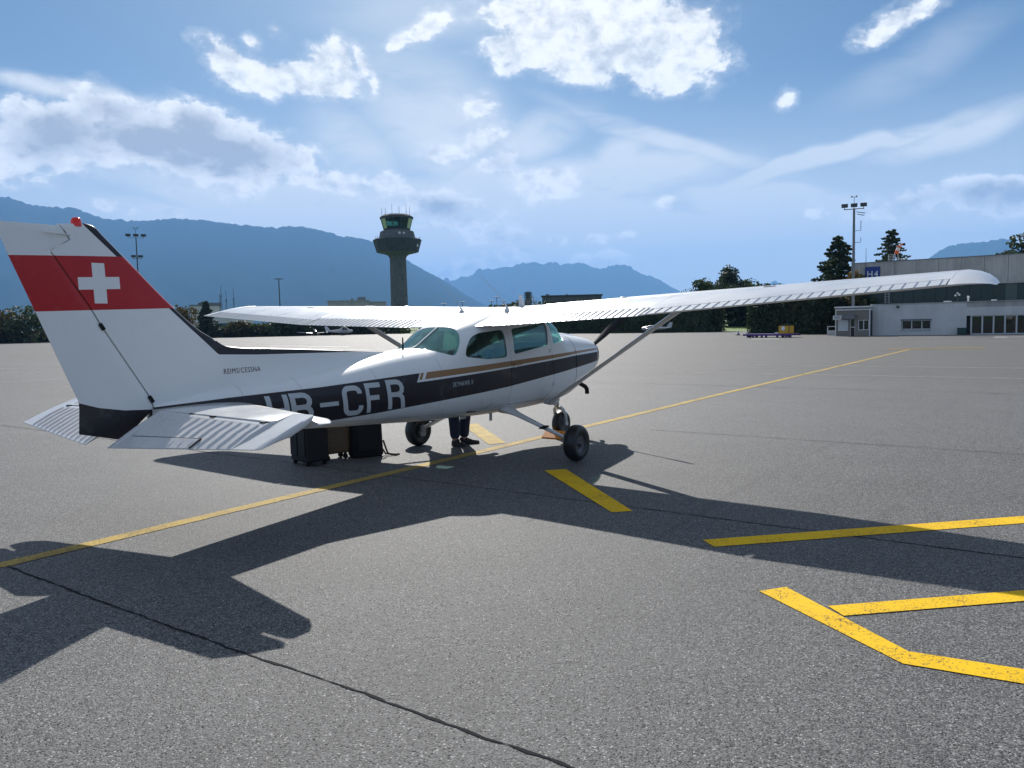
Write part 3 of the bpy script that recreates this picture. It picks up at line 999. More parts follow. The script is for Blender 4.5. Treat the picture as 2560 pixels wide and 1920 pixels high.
def section(x, off=0.0, n=64):
    w, zb, zt, zc_, nl, nu = (float(f(x)) for f in (FW_, FB, FT, FC, FL, FU))
    w = max(w + off, .01); zb -= off; zt += off
    pts = []
    for k in range(n):
        a = 2 * math.pi * (k + 0.5) / n
        c, s = math.cos(a), math.sin(a)
        e = nu if s > 0 else nl
        r = (zt - zc_) if s > 0 else (zc_ - zb)
        pts.append((x, math.copysign(w * abs(c) ** (2 / e), c), zc_ + math.copysign(r * abs(s) ** (2 / e), s)))
    return pts


def body_value(p):
    x, y, z = p
    w, zb, zt, zc_, nl, nu = (float(f(x)) for f in (FW_, FB, FT, FC, FL, FU))
    if z > zc_: return abs(y / w) ** nu + abs((z - zc_) / (zt - zc_)) ** nu
    return abs(y / w) ** nl + abs((zc_ - z) / (zc_ - zb)) ** nl


def side_y(x, z):
    w, zb, zt, zc_, nl, nu = (float(f(x)) for f in (FW_, FB, FT, FC, FL, FU))
    e, t = (nu, (z - zc_) / (zt - zc_)) if z > zc_ else (nl, (zc_ - z) / (zc_ - zb))
    return w * max(0.0, 1 - min(1, abs(t)) ** e) ** (1 / e)


def loft(x0, x1, off=0.0, step=0.055, n=64):
    m = max(2, int((x1 - x0) / step))
    mb = MB(); mb.rings([section(x, off, n) for x in np.linspace(x0, x1, m)])
    me = mb.mesh('loft'); fix_normals(me)
    return me


def cutter(poly, y0, y1, shrink=0.0):
    poly = [Vector((p[0], p[1])) for p in poly]
    if shrink:
        c = sum(poly, Vector((0, 0))) / len(poly)
        poly = [c + (p - c) * (1 - shrink / (p - c).length) for p in poly]
    mb = MB(); mb.prism([tuple(p) for p in poly], 'y', 'y', y0, y1)
    me = mb.mesh('cutter'); fix_normals(me)
    return me


def rounded(poly, r=0.05, n=4):
    """round the corners of a 2D outline"""
    out = []
    m = len(poly)
    for i in range(m):
        p = Vector(poly[i]); a = Vector(poly[i - 1]) - p; b = Vector(poly[(i + 1) % m]) - p
        rr = min(r, a.length * 0.45, b.length * 0.45)
        s, e = p + a.normalized() * rr, p + b.normalized() * rr
        for k in range(n + 1):
            t = k / n
            out.append(tuple(s * (1 - t) ** 2 + p * 2 * t * (1 - t) + e * t * t))
    return out


W_QUARTER = rounded([(2.59, 1.30), (2.558, 1.39), (2.445, 1.512), (2.30, 1.565), (1.865, 1.595), (1.838, 1.260), (2.24, 1.254)], 0.06)
W_DOOR = rounded([(1.705, 1.60), (0.90, 1.668), (0.932, 1.373), (1.695, 1.288)], 0.05)
W_REAR = rounded([(2.40, 1.80), (2.475, 1.64), (2.503, 1.588), (2.54, 1.529), (2.60, 1.45), (2.68, 1.362), (2.72, 1.324), (2.775, 1.326), (2.855, 1.357), (2.91, 1.381), (2.985, 1.412), (3.10, 1.50), (2.9, 1.8)], 0.02, 2)
W_SHIELD = rounded([(0.885, 1.80), (0.80, 1.385), (0.47, 1.425), (0.30, 1.52), (0.2, 1.65), (0.5, 2.0), (0.88, 2.0)], 0.03, 2)
DOOR = rounded([(1.800, 1.66), (1.766, 1.15), (1.757, 0.664), (0.86, 0.668), (0.757, 0.88), (0.80, 1.0), (0.855, 1.35), (0.93, 1.72), (1.76, 1.70)], 0.07)

outer = loft(0.165, 6.05)
inner = loft(0.33, 2.86, -0.035)
shell = boolean(outer, inner, 'DIFFERENCE')
panes = {}
thin = boolean(loft(0.25, 3.2, -0.006), loft(0.24, 3.21, -0.013), 'DIFFERENCE')
WIN = [('rear_window', W_REAR, -2, 2), ('windshield', W_SHIELD, -2, 2), ('quarter_window', W_QUARTER, 0.05, 2), ('quarter_window', W_QUARTER, -2, -0.05)]
fus = shell
for nm, poly, a, b in WIN:
    fus = boolean(fus, cutter(poly, a, b), 'DIFFERENCE')
doors = {}
for s, a, b in ((1, 0.1, 2), (-1, -2, -0.1)):
    d = boolean(shell, cutter(DOOR, a, b, 0.004), 'INTERSECT')
    doors[s] = boolean(d, cutter(W_DOOR, a, b), 'DIFFERENCE')
    fus = boolean(fus, cutter(DOOR, a, b, -0.003), 'DIFFERENCE')


def mark_inside(me):
    for p in me.polygons:
        p.material_index = 1 if body_value(p.center) < 0.93 else 0


mark_inside(fus)
link_mesh('fuselage', fus, [M_FUS, M_TRIM], plane, 32)
for nm, poly, a, b in WIN:
    link_mesh(nm, boolean(thin, cutter(poly, a, b, -0.004), 'INTERSECT'), M_GLASS_SIDE if nm == 'quarter_window' else M_GLASS, plane, 32)
door_parts = {}
for s, a, b in ((1, 0.1, 2), (-1, -2, -0.1)):
    mark_inside(doors[s])
    dm = doors[s]
    pane = boolean(thin, cutter(W_DOOR, a, b, -0.004), 'INTERSECT')
    hm = MB()
    hy = side_y(1.62, 1.165) * s
    hm.obox((1.62, hy + 0.012 * s, 1.168), (0.15, 0.018, 0.028))
    hm.obox((1.70, hy + 0.010 * s, 1.150), (0.035, 0.02, 0.06))
    hme = hm.mesh('handle')
    if s < 0:      # the far door stands open
        hinge = Vector((0.83, -0.53, 0))
        M = Matrix.Translation(hinge) @ Matrix.Rotation(math.radians(-71), 4, 'Z') @ Matrix.Translation(-hinge)
        for q in (dm, pane, hme): q.transform(M)
    d = link_mesh('door', dm, [M_FUS if s > 0 else M_WHITE, M_TRIM], plane, 32, label=None if s > 0 else 'open far-side door')
    link_mesh('door_window', pane, M_GLASS_SIDE, d, 32)
    link_mesh('door_handle', hme, M_FUS if s > 0 else M_DARK, d)

# rear window centre rib and window edging
rib = MB()
pts = []
for x in np.linspace(2.47, 2.985, 16):
    z = float(FT(x)) + 0.002
    pts.append([(x, -0.011, z), (x, 0.011, z), (x, 0.009, z - 0.02), (x, -0.009, z - 0.02)])
rib.rings(pts)
obj('rear_window_rib', rib, M_WHITE, plane)

# cowling
cowl = loft(-0.82, 0.155, 0.004, 0.03)
link_mesh('cowling', cowl, M_COWL, plane, 40)
nb = MB()
nb.lathe((-0.835, 0.0, 1.19), (-1, 0, 0), [(0.17, -0.05), (0.155, 0.03), (0.12, 0.045)], 24)
obj('nose_bowl', nb, M_DARK, plane, 40)
hood = MB()
rr = []
for i in range(13):
    t = i / 12
    x = -0.62 + t * 0.74
    hw = 0.16 * math.sin(math.pi * min(1, 0.12 + t * 0.8)) + 0.02
    zz = float(FT(x))
    ring = []
    for k in range(13):
        a = math.pi * k / 12
        yy = hw * math.cos(a)
        sy_ = float(FC(x)) + (zz - float(FC(x))) * max(0, 1 - abs(yy / float(FW_(x))) ** float(FU(x))) ** (1 / float(FU(x)))
        ring.append((x, yy, sy_ - 0.004 + 0.034 * math.sin(a) * math.sin(math.pi * (0.08 + 0.84 * t))))
    rr.append(ring)
hood.rings(rr, cap=False, closed=False)
obj('cowl_hump', hood, M_WHITE, plane, 50)
ex = MB(); ex.tube([(-0.38, 0.15, 0.82), (-0.55, 0.155, 0.745), (-0.68, 0.16, 0.695), (-0.725, 0.16, 0.655), (-0.735, 0.16, 0.585)], 0.032, 14)
obj('exhaust_pipe', ex, M_BLACK, plane, 50)

# propeller and spinner
HUB = Vector((-0.93, 0.02, 1.19))
sp = MB(); sp.lathe(HUB + Vector((0.07, 0, 0)), (-1, 0, 0), [(0.155, 0), (0.15, 0.08), (0.125, 0.17), (0.08, 0.25), (0.03, 0.295), (0.004, 0.30)], 24)
obj('spinner', sp, M_WHITE, plane, 50)
ang = math.radians(38.7)
for s in (1, -1):
    d = Vector((0, math.cos(ang) * s, math.sin(ang) * s)); e = Vector((0, -d.z, d.y))
    bl = MB(); rings = []
    for t in np.linspace(0.06, 0.98, 14):
        c = np.interp(t, [0.06, 0.2, 0.45, 0.8, 0.95, 0.98], [0.09, 0.125, 0.165, 0.14, 0.10, 0.03])
        tw = math.radians(np.interp(t, [0.06, 1], [52, 14]))
        th = np.interp(t, [0.06, 1], [0.05, 0.008])
        ax = (e * math.cos(tw) + Vector((-1, 0, 0)) * math.sin(tw)); up_ = d.cross(ax)
        o_ = HUB + d * t
        rings.append([o_ + ax * (c * (u - 0.4)) + up_ * v * th for u, v in ((0, 0), (.15, .42), (.4, .5), (.75, .28), (1, 0), (.75, -.12), (.4, -.15), (.15, -.12))])
    bl.rings(rings)
    obj('propeller_blade', bl, M_BLACK, plane, 60)

# dorsal fin
naca_t = lambda u: 5 * (0.2969 * math.sqrt(max(u, 0)) - 0.1260 * u - 0.3516 * u * u + 0.2843 * u**3 - 0.1015 * u**4)
dz_ = pchip([3.30, 3.75, 4.78, 5.10, 5.234, 5.35, 5.43], [1.385, 1.412, 1.483, 1.498, 1.511, 1.530, 1.575])
dm_ = MB(); rings = []
for x in np.linspace(3.3, 5.43, 48):
    t = (x - 3.3) / 2.13
    zt_ = float(dz_(x)); zb_ = float(FT(x)) - 0.05 - 0.06 * t
    hb = 0.018 + 0.105 * math.sin(min(1, t * 1.25) * math.pi / 2); htp = 0.004 + 0.018 * t
    hb = min(hb, side_y(x, zb_) - 0.003)
    prof = []
    bl_ = min(1, max(0, (t - 0.72) / 0.28)); bl_ = bl_ * bl_ * (3 - 2 * bl_)
    for q in np.linspace(0, 1, 12):
        zz = zb_ + (zt_ - htp - zb_) * q; le_ = 5.425 - (1.571 - zz)
        fy_ = float(np.interp(zz, [0.8, 1.1, 2.5], [0.085, 0.085, 0.055])) * naca_t(max(0.0, (5.43 - le_) / (6.62 - le_))) + 0.003
        prof.append(((hb * (1 - q) ** 2.3 + htp) * (1 - bl_) + fy_ * bl_, zz))
    prof += [(htp * 0.7, zt_ - htp * 0.3), (0.001, zt_)]
    rings.append([(x, y, z) for y, z in prof] + [(x, -y, z) for y, z in reversed(prof)])
dm_.rings(rings)
obj('dorsal_fin', dm_, M_DORSAL, plane, 40)
DORSAL_BVH_SRC = dm_

fin_le = pchip([1.00, 1.571, 1.66, 1.856, 2.259, 2.42, 2.475, 2.50], [5.00, 5.425, 5.575, 5.809, 6.214, 6.376, 6.43, 6.52])
hinge_z = [0.82, 1.04, 1.133, 1.729, 1.839, 2.270, 2.360, 2.50]
hinge_x = [6.30, 6.047, 6.074, 6.437, 6.494, 6.764, 6.625, 6.70]
rud_te = lambda z: np.interp(z, [.82, .904, 1.138, 1.829, 2.225, 2.352, 2.455], [6.32, 6.635, 6.618, 6.884, 7.035, 7.079, 7.115])
tail_th = lambda z: np.interp(z, [0.8, 1.1, 2.5], [0.085, 0.085, 0.055])


def tail_half(x, z):
    le = float(fin_le(max(1.0, z))) if z > 1.571 else 5.425 - (1.571 - z) * 1.0
    te = max(float(rud_te(z)), 6.62)
    u = min(1, max(0, (x - le) / (te - le)))
    return float(tail_th(z)) * naca_t(u) + 0.0025


fin = MB(); rings = []
for z in sorted(set(list(np.linspace(1.05, 2.20, 24)) + [2.268, 2.272, 2.31, 2.358, 2.362, 2.42, 2.455, 2.478, 2.49])):
    a = max(5.425, float(fin_le(z))) if z > 1.3 else 5.425
    b = float(np.interp(z, hinge_z, hinge_x)) - 0.007
    q = a + (b - a) * (np.linspace(0, 1, 15) ** 1.5)
    sh = 1.0 if z < 2.47 else (0.55 if z > 2.485 else 0.85)
    R_ = [(x, max(0.002, tail_half(x, z) * sh), z - (0.10 * max(0, x - 6.5) if z > 2.45 else 0)) for x in q]
    rings.append(R_ + [(x, -y, zz) for x, y, zz in reversed(R_)])
fin.rings(rings)
obj('fin', fin, M_FIN, plane, 40)
rud = MB(); rings = []
for z in sorted(set(list(np.linspace(0.83, 0.90, 4)) + [0.904] + list(np.linspace(0.93, 2.20, 24)) + [2.268, 2.272, 2.31, 2.358, 2.362, 2.40, 2.44, 2.458])):
    a = float(np.interp(z, hinge_z, hinge_x)) + 0.004
    b = float(rud_te(z))
    if b - a < 0.03: b = a + 0.03
    q = np.linspace(a, b, 12)
    sh = 1.0 if z < 2.45 else 0.6
    R_ = [(x, max(0.0025, tail_half(x, z) * sh * (0.72 if i == 0 else 1)), z) for i, x in enumerate(q)]
    rings.append(R_ + [(x, -y, zz) for x, y, zz in reversed(R_)])
rud.rings(rings)
rudder = obj('rudder', rud, M_RUD, plane, 40)
for x, z, l in ((6.427, 1.712, .055), (6.068, 1.12, .06)):
    hb_ = MB(); hb_.obox((x, 0, z), (0.028, 2 * tail_half(x, z) + 0.012, l), ry=math.radians(32))
    obj('hinge_bracket', hb_, M_BLACK, rudder)
bc = MB(); bc.lathe((6.557, 0, 2.462), (0, 0, 1), [(0.036, 0), (0.038, 0.03), (0.034, 0.052), (0.022, 0.066), (0.004, 0.07)], 20)
m, nt, bs = new_mat('red_beacon_glass')
bs.inputs['Base Color'].default_value = (0.85, 0.02, 0.015, 1); bs.inputs['Roughness'].default_value = 0.08
bs.inputs['Transmission Weight'].default_value = 0.35
bs.inputs['Subsurface Weight'].default_value = 0.4; bs.inputs['Subsurface Radius'].default_value = (0.05, 0.01, 0.01)
obj('beacon', bc, m, plane, 50)
sr = MB(); sr.tube([(6.62, 0.03, 2.393), (6.70, 0.05, 2.395), (6.82, 0.07, 2.398)], [0.005, 0.006, 0.006], 8)
obj('tail_antenna_rod', sr, M_STEEL, plane, 50)


# ---- wings
def yu(u): return 0.12 * naca_t(u) + yc(u)
def yl(u): return -0.12 * naca_t(u) + yc(u)
def yc(u): return (0.02 / 0.16) * (0.8 * u - u * u) if u < 0.4 else (0.02 / 0.36) * (0.2 + 0.8 * u - u * u)


WY = [0.0, 0.55, 2.55, 5.32, 5.41, 5.48, 5.535, 5.57]
LEX = [0.63, 0.63, 0.65, 0.90, 0.945, 1.03, 1.17, 1.40]
LEZ = [1.80, 1.815, 1.885, 2.00, 1.993, 1.978, 1.955, 1.925]
TEX = [2.26, 2.26, 2.345, 2.01, 1.99, 1.96, 1.90, 1.80]
TEZ = [1.640, 1.645, 1.718, 1.908, 1.908, 1.906, 1.902, 1.895]
TS = [1, 1, 1, 1, 0.9, 0.72, 0.45, 0.1]


def wing_pt(x, y, upper=True):
    ay = abs(y)
    a, b, c, d, t = (float(np.interp(ay, WY, q)) for q in (LEX, LEZ, TEX, TEZ, TS))
    u = min(1, max(0, (x - a) / (c - a)))
    return b + (d - b) * u + (c - a) * t * (yu(u) if upper else yl(u))


FLAP_Y, AIL_Y = (0.64, 2.53), (2.57, 5.22)
flap_h = lambda y: np.interp(y, [0.6, 2.55], [1.985, 2.075])
ail_h = lambda y: np.interp(y, [2.55, 5.25], [2.145, 1.795])


def wing_main(s):
    mb = MB(); rings = []
    us = 0.5 * (1 - np.cos(np.linspace(0, math.pi, 23)))
    ys = [0.0, 0.3, 0.62, 0.622, 0.9, 1.3, 1.7, 2.1, 2.53, 2.55, 2.56, 2.9, 3.3, 3.7, 4.1, 4.5, 4.9, 5.23, 5.232, 5.32, 5.36, 5.41, 5.45, 5.48, 5.51, 5.535, 5.555, 5.57]
    for y in ys:
        a, c = float(np.interp(y, WY, LEX)), float(np.interp(y, WY, TEX))
        e = c
        if 0.621 < y < 2.551: e = float(flap_h(y)) - 0.006
        elif 2.551 < y < 5.231: e = float(ail_h(y)) - 0.006
        xs_ = a + (e - a) * us
        up_ = [(x, y * s, wing_pt(x, y)) for x in xs_]
        lo = [(x, y * s, wing_pt(x, y, False) - 0.0015) for x in xs_]
        rings.append(list(reversed(up_)) + lo[1:])
    mb.rings(rings)
    return mb


def ribbed_surface(s, y0, y1, hinge, spacing, droop=0.0, rh=0.0095, rw=0.0065):
    """pressed-metal control surface, every bead pressed into the sheet as relief"""
    mb = MB(); rings = []
    n = int((y1 - y0) / spacing); sp = (y1 - y0) / n
    cols = [(y0, 0)]
    for i in range(n):
        c = y0 + (i + 0.5) * sp
        cols += [(c - rw, 0), (c, 1), (c + rw, 0)]
    cols.append((y1, 0))
    for y, k in cols:
        h = float(hinge(y)); te = float(np.interp(y, WY, TEX))
        q = h + (te - h) * np.array([0.0, 0.012, 0.04, 0.5, 0.98, 1.0])
        top = [(x, y * s, wing_pt(x, y) + (rh if k and 1 < i < 5 else 0) - 0.002 - droop * (x - h)) for i, x in enumerate(q)]
        hz = float(np.interp(y, WY, LEZ))
        bot = [(x, y * s, min(t[2] - 0.004, wing_pt(x, y, False) - droop * (x - h))) for x, t in zip(q, top)]
        rings.append(top + list(reversed(bot)))
    mb.rings(rings)
    return mb


for s in (1, -1):
    w = obj('wing', wing_main(s), M_WING, plane, 30)
    fl = obj('flap', ribbed_surface(s, *FLAP_Y, flap_h, 0.079, 0.02), M_WING, plane, 9)
    al = obj('aileron', ribbed_surface(s, *AIL_Y, ail_h, 0.0915, -0.03 if s > 0 else 0.03), M_WING, plane, 9)
    # lapped skin seams and fuel cap
    sm = MB()
    for fr in (0.42, 0.27):
        pts = []
        for y in np.linspace(0.62, 5.3, 40):
            a, c = np.interp(y, WY, LEX), np.interp(y, WY, TEX)
            x = float(a + (c - a) * fr)
            pts.append([(x, y * s, wing_pt(x, y) + 0.0002), (x + 0.004, y * s, wing_pt(x + 0.004, y) + 0.0016), (x + 0.008, y * s, wing_pt(x + 0.008, y) + 0.0002)])
        sm.rings(pts, cap=False, closed=False)
    for y in (0.62, 2.55, 5.24):
        pts = []
        for fr in np.linspace(0.05, 0.8, 24):
            a, c = np.interp(y, WY, LEX), np.interp(y, WY, TEX)
            x = float(a + (c - a) * fr)
            pts.append([(x, (y - 0.004) * s, wing_pt(x, y) + 0.0002), (x, y * s, wing_pt(x, y) + 0.0016), (x, (y + 0.004) * s, wing_pt(x, y) + 0.0002)])
        sm.rings(pts, cap=False, closed=False)
    obj('skin_seam', sm, M_ALU, w, fix=False)
    fc = MB(); fc.lathe((1.12, 1.75 * s, wing_pt(1.12, 1.75) - 0.004), (0, 0, 1), [(0.045, 0), (0.045, 0.010), (0.035, 0.014)], 18)
    obj('fuel_cap', fc, M_ALU, w, 40)
    # inspection plate seen on the outer panel
    ip = MB(); ip.obox((1.35, 3.55 * s, wing_pt(1.35, 3.55) + 0.002), (0.05, 0.12, 0.004), rx=math.radians(1.9) * s)
    obj('inspection_plate', ip, M_ALU, w)
    # strut
    lo, hi = Vector((0.87, 0.535 * s, 0.63)), Vector((1.325, 2.53 * s, wing_pt(1.325, 2.53, False) + 0.01))
    stt = MB(); rings = []
    d = (hi - lo).normalized(); ax = Vector((1, 0, 0)); ax = (ax - d * ax.dot(d)).normalized(); nn = d.cross(ax)
    for t, c in ((0, .15), (0.12, .135), (0.9, .135), (1, .15)):
        o_ = lo + (hi - lo) * t
        rings.append([o_ + ax * (c * (u - 0.4)) + nn * (c * 0.36 * naca_t(u) * sg) for u, sg in [(0, 1), (.1, 1), (.3, 1), (.6, 1), (1, 1), (.6, -1), (.3, -1), (.1, -1)]])
    stt.rings(rings)
    obj('wing_strut', stt, M_WHITE, plane, 60)
    cf = MB(); rings = []
    for t, c, f in ((0, .24, 1.15), (0.015, .21, 1.15), (0.035, .175, 1.05), (0.06, .155, 1.0)):
        o_ = lo + Vector((0.01, -0.01 * s, 0)) + (hi - lo) * t
        rings.append([o_ + ax * (c * (u - 0.45)) + nn * (c * 0.42 * f * naca_t(u) * sg) for u, sg in [(0, 1), (.1, 1), (.3, 1), (.6, 1), (1, 1), (.6, -1), (.3, -1), (.1, -1)]])
    cf.rings(rings)
    obj('strut_fairing', cf, M_WHITE, plane, 60)
    # main gear
    gl = MB(); rings = []
    A, B = Vector((1.62, 0.40 * s, 0.585)), Vector((1.47, 1.20 * s, 0.235))
    for t, c, th in ((0, .24, .05), (0.15, .20, .042), (.5, .15, .034), (.9, .11, .030), (1, .10, .03)):
        o_ = A + (B - A) * t
        dd = (B - A).normalized(); axx = (Vector((1, 0, 0.12)) - dd * dd.dot(Vector((1, 0, 0.12)))).normalized(); n2 = dd.cross(axx)
        rings.append([o_ + axx * (c * (u - 0.5)) + n2 * (th * v) for u, v in ((0, 0), (.12, .38), (.5, .5), (.88, .38), (1, 0), (.88, -.38), (.5, -.5), (.12, -.38))])
    gl.rings(rings)
    leg = obj('gear_leg', gl, M_WHITE, plane, 60)
    stp = MB(); stp.obox(A + (B - A) * 0.62 + Vector((0.07, 0, 0.03)), (0.12, 0.075, 0.012), ry=math.radians(10))
    obj('footstep', stp, M_BLACK, leg)
    ffr = MB(); rings = []
    dd = (B - A).normalized(); axx = (Vector((1, 0, 0.12)) - dd * dd.dot(Vector((1, 0, 0.12)))).normalized(); n2 = dd.cross(axx)
    for t, c, th in ((-0.16, .40, .16), (-.06, .35, .13), (.03, .28, .075), (.10, .235, .055), (.17, .205, .046)):
        o_ = A + (B - A) * t
        rings.append([o_ + axx * (c * .5 * math.cos(q)) + n2 * (th * .5 * math.sin(q)) for q in np.linspace(0, 2 * math.pi, 21)[:-1]])
    ffr.rings(rings)
    fo = obj('gear_fairing', ffr, M_WHITE, plane, 60)
    wc = Vector((1.475, 1.275 * s, 0.218))
    ty = MB(); ty.lathe(wc, (0, s, 0), [(.105, -.062), (.145, -.080), (.185, -.078), (.207, -.055), (.217, -.022), (.217, .022), (.207, .055), (.185, .078), (.145, .080), (.105, .062), (.10, .03), (.10, -.03)], 40, cap=False)
    n_ = 40
    b0 = 0
    ty.add([], [])
    wh = obj('main_wheel', ty, M_TYRE, plane, 50)
    ri = MB()
    ri.lathe(wc, (0, s, 0), [(0.10, -.058), (.112, -.066), (.112, .060), (.085, .045), (.05, .05), (.028, .075), (.0, .075)], 32)
    ri.lathe(wc + Vector((0, -0.09 * s, 0)), (0, s, 0), [(0.0, 0), (.09, 0), (.09, .012), (0, .012)], 28)
    obj('wheel_rim', ri, M_RIM, wh, 40)
    bk = MB(); bk.obox(wc + Vector((0.02, -0.10 * s, 0.0)), (0.09, 0.035, 0.15)); bk.obox(wc + Vector((0.06, -0.11 * s, -.03)), (0.07, 0.05, 0.06))
    obj('brake_caliper', bk, M_ALU, wh)

# nose gear
nc = Vector((-0.235, 0.0, 0.185))
ty = MB(); ty.lathe(nc, (0, 1, 0), [(.09, -.05), (.125, -.066), (.160, -.062), (.178, -.042), (.185, -.016), (.185, .016), (.178, .042), (.160, .062), (.125, .066), (.09, .05), (.086, .02), (.086, -.02)], 36, cap=False)
nw = obj('nose_wheel', ty, M_TYRE, plane, 50)
ri = MB(); ri.lathe(nc, (0, 1, 0), [(0, -.05), (.04, -.05), (.096, -.045), (.096, .045), (.04, .05), (0, .05)], 28)
obj('wheel_rim', ri, M_RIM, nw, 40)
fk = MB()
for s in (1, -1):
    fk.tube([nc + Vector((0, 0.088 * s, 0)), nc + Vector((0.02, 0.092 * s, 0.12)), nc + Vector((0.06, 0.075 * s, 0.21)), nc + Vector((0.085, 0.03 * s, 0.245))], [0.020, 0.022, 0.026, 0.03], 10)
    fk.lathe(nc + Vector((0, 0.075 * s, 0)), (0, s, 0), [(0.03, 0), (0.03, 0.03), (0.0, 0.032)], 14)
obj('nose_fork', fk, M_WHITE, plane, 60)
ol = MB(); ol.tube([nc + Vector((0.085, 0, 0.22)), nc + Vector((0.12, 0, 0.40))], 0.03, 16)
obj('oleo_leg', ol, M_STEEL, plane, 60)
oc = MB(); oc.tube([nc + Vector((0.115, 0, 0.345)), nc + Vector((0.16, 0, 0.56))], 0.046, 16)
oc.obox(nc + Vector((0.18, 0.0, 0.33)), (0.05, 0.11, 0.06)); oc.tube([nc + Vector((0.19, 0.04, 0.36)), nc + Vector((0.30, 0.05, 0.42))], 0.016, 8)
obj('oleo_housing', oc, M_ALU, plane, 60)
tq = MB()
tq.tube([nc + Vector((0.10, 0, 0.25)), nc + Vector((0.2, 0, 0.30)), nc + Vector((0.135, 0, 0.36))], 0.012, 8)
obj('torque_link', tq, M_ALU, plane)

# stabilizer and elevators
def stab(s):
    mb = MB(); rings = []
    us = np.linspace(0, 1, 15) ** 1.6
    for y in (0.03, 0.3, 0.7, 1.1, 1.48, 1.482, 1.60, 1.68, 1.715, 1.73):
        le = 5.205 + 0.235 * y + (0.0 if y < 1.6 else (y - 1.6) ** 1.6 * 2.2)
        e = float(np.interp(y, [0, .2, .8, 1.5], [6.065, 6.065, 6.028, 6.026])) if y < 1.481 else 5.80
        z0 = 1.005 - 0.018 * y
        tk = float(np.interp(y, [0, 1.6, 1.70, 1.73], [0.092, 0.072, 0.05, 0.012])) / 1.0
        q = le + (e - le) * us
        hh = [tk * naca_t((x - le) / (6.55 - le)) for x in q]
        up_ = [(x, y * s, z0 + h) for x, h in zip(q, hh)]; lo = [(x, y * s, z0 - h) for x, h in zip(q, hh)]
        rings.append(list(reversed(up_)) + lo[1:])
    mb.rings(rings)
    return mb


def elevator(s):
    mb = MB(); rings = []
    y0, y1, spn = 0.17, 1.48, 0.098
    n = int((y1 - y0) / spn); sp_ = (y1 - y0) / n
    cols = [(y0, 0)]
    for i in range(n):
        c = y0 + (i + 0.5) * sp_
        cols += [(c - 0.009, 0), (c, 1), (c + 0.009, 0)]
    cols += [(1.481, 0), (1.484, 2), (1.60, 2), (1.69, 2), (1.712, 2), (1.722, 2.5), (1.726, 3)]
    for y, k in cols:
        hx = float(np.interp(y, [.15, .8, 1.5, 1.73], [6.078, 6.042, 6.040, 6.03]))
        hz = float(np.interp(y, [.15, .8, 1.5, 1.73], [1.035, 1.013, 1.0, 0.985]))
        sk = 0.0
        tx = 6.51 - (y - .22) * 0.128; tz = .80 + (y - .22) * 0.047
        if y > 1.69: tx -= (y - 1.69) * 0.9
        pts = [(hx, hz, 0.055), (hx + 0.03, hz - 0.008, 0.058)]
        for f in (0.15, 0.5, 0.94, 1.0):
            pts.append((hx + (tx - hx) * f, hz + (tz - hz) * f + 0.012 * math.sin(math.pi * f), 0.055 * (1 - f) + 0.005))
        th = 1.0
        if k >= 2:
            fx_ = 5.815 + (0 if y < 1.69 else (y - 1.69) * 0.9)
            th = 1.0 if k == 2 else (0.7 if k == 2.5 else 0.25)
            pts = [(fx_, 1.036, 0.012), (fx_ + 0.015, 1.049, 0.03), (fx_ + 0.09, 1.026, 0.05)] + pts
        else:
            pts = [(hx - 0.012, hz - 0.012, 0.03), (hx - 0.008, hz - 0.006, 0.04), (hx - 0.003, hz - 0.002, 0.05)] + pts
        if k >= 2:
            x0_, x1_ = pts[0][0], pts[-1][0]
            pts = [(x, 1.047 + (tz - 1.047) * (x - x0_) / (x1_ - x0_) + 0.010 * math.sin(math.pi * (x - x0_) / (x1_ - x0_)), t_) for x, z, t_ in pts]
        m_ = len(pts)
        top = [(x, y * s, z + (0.012 if k == 1 and 4 < i < m_ - 1 else 0) - (1 - th) * t * 0.5) for i, (x, z, t) in enumerate(pts)]
        bot = [(x - 0.25 * t, y * s, z - t * (th * 0.5 + 0.5) if th < 1 else z - t) for x, z, t in pts]
        rings.append(top + list(reversed(bot)))
    mb.rings(rings)
    return mb


for s in (1, -1):
    obj('stabilizer', stab(s), M_WHITE, plane, 40)
    el = obj('elevator', elevator(s), M_WING, plane, 9)
    for y in (0.55, 0.82, 1.42):
        hk = MB(); hk.obox((6.035, y * s, np.interp(y, [.5, 1.5], [1.022, 1.0])), (0.03, 0.055, 0.016))
        obj('hinge_bracket', hk, M_BLACK, el)
    if s > 0:
        tb = MB()
        def el_pt(y, f, dz=0.0025):
            hx = float(np.interp(y, [.15, .8, 1.5], [6.078, 6.042, 6.040])); hz = float(np.interp(y, [.15, .8, 1.5], [1.035, 1.013, 1.0]))
            tx = 6.51 - (y - .22) * 0.128; tz = .80 + (y - .22) * 0.047
            return Vector((hx + (tx - hx) * f, y, hz + (tz - hz) * f + 0.012 * math.sin(math.pi * f) + dz))
        rings = []
        for y in np.linspace(0.30, 1.06, 12):
            rings.append([el_pt(y, 0.745, 0.009), el_pt(y, 0.775, 0.011), el_pt(y, 1.0, 0.005), el_pt(y, 1.0, -0.002), el_pt(y, 0.745, -0.004)])
        tb.rings(rings)
        tab = obj('trim_tab', tb, M_WING, el)
        tl = MB()
        tl.rings([[el_pt(y, 0.732, 0.0095), el_pt(y, 0.748, 0.0120), el_pt(y, 0.748, 0.0), el_pt(y, 0.732, 0.0)] for y in np.linspace(0.30, 1.07, 10)])
        tl.rings([[el_pt(1.06, f, 0.0125), el_pt(1.072, f, 0.0125), el_pt(1.072, f, 0.0), el_pt(1.06, f, 0.0)] for f in np.linspace(0.735, 1.0, 4)])
        obj('tab_gap', tl, M_SEAM, tab)

# antennas
def surf_z(x, y):
    return max(wing_pt(x, y), 0)


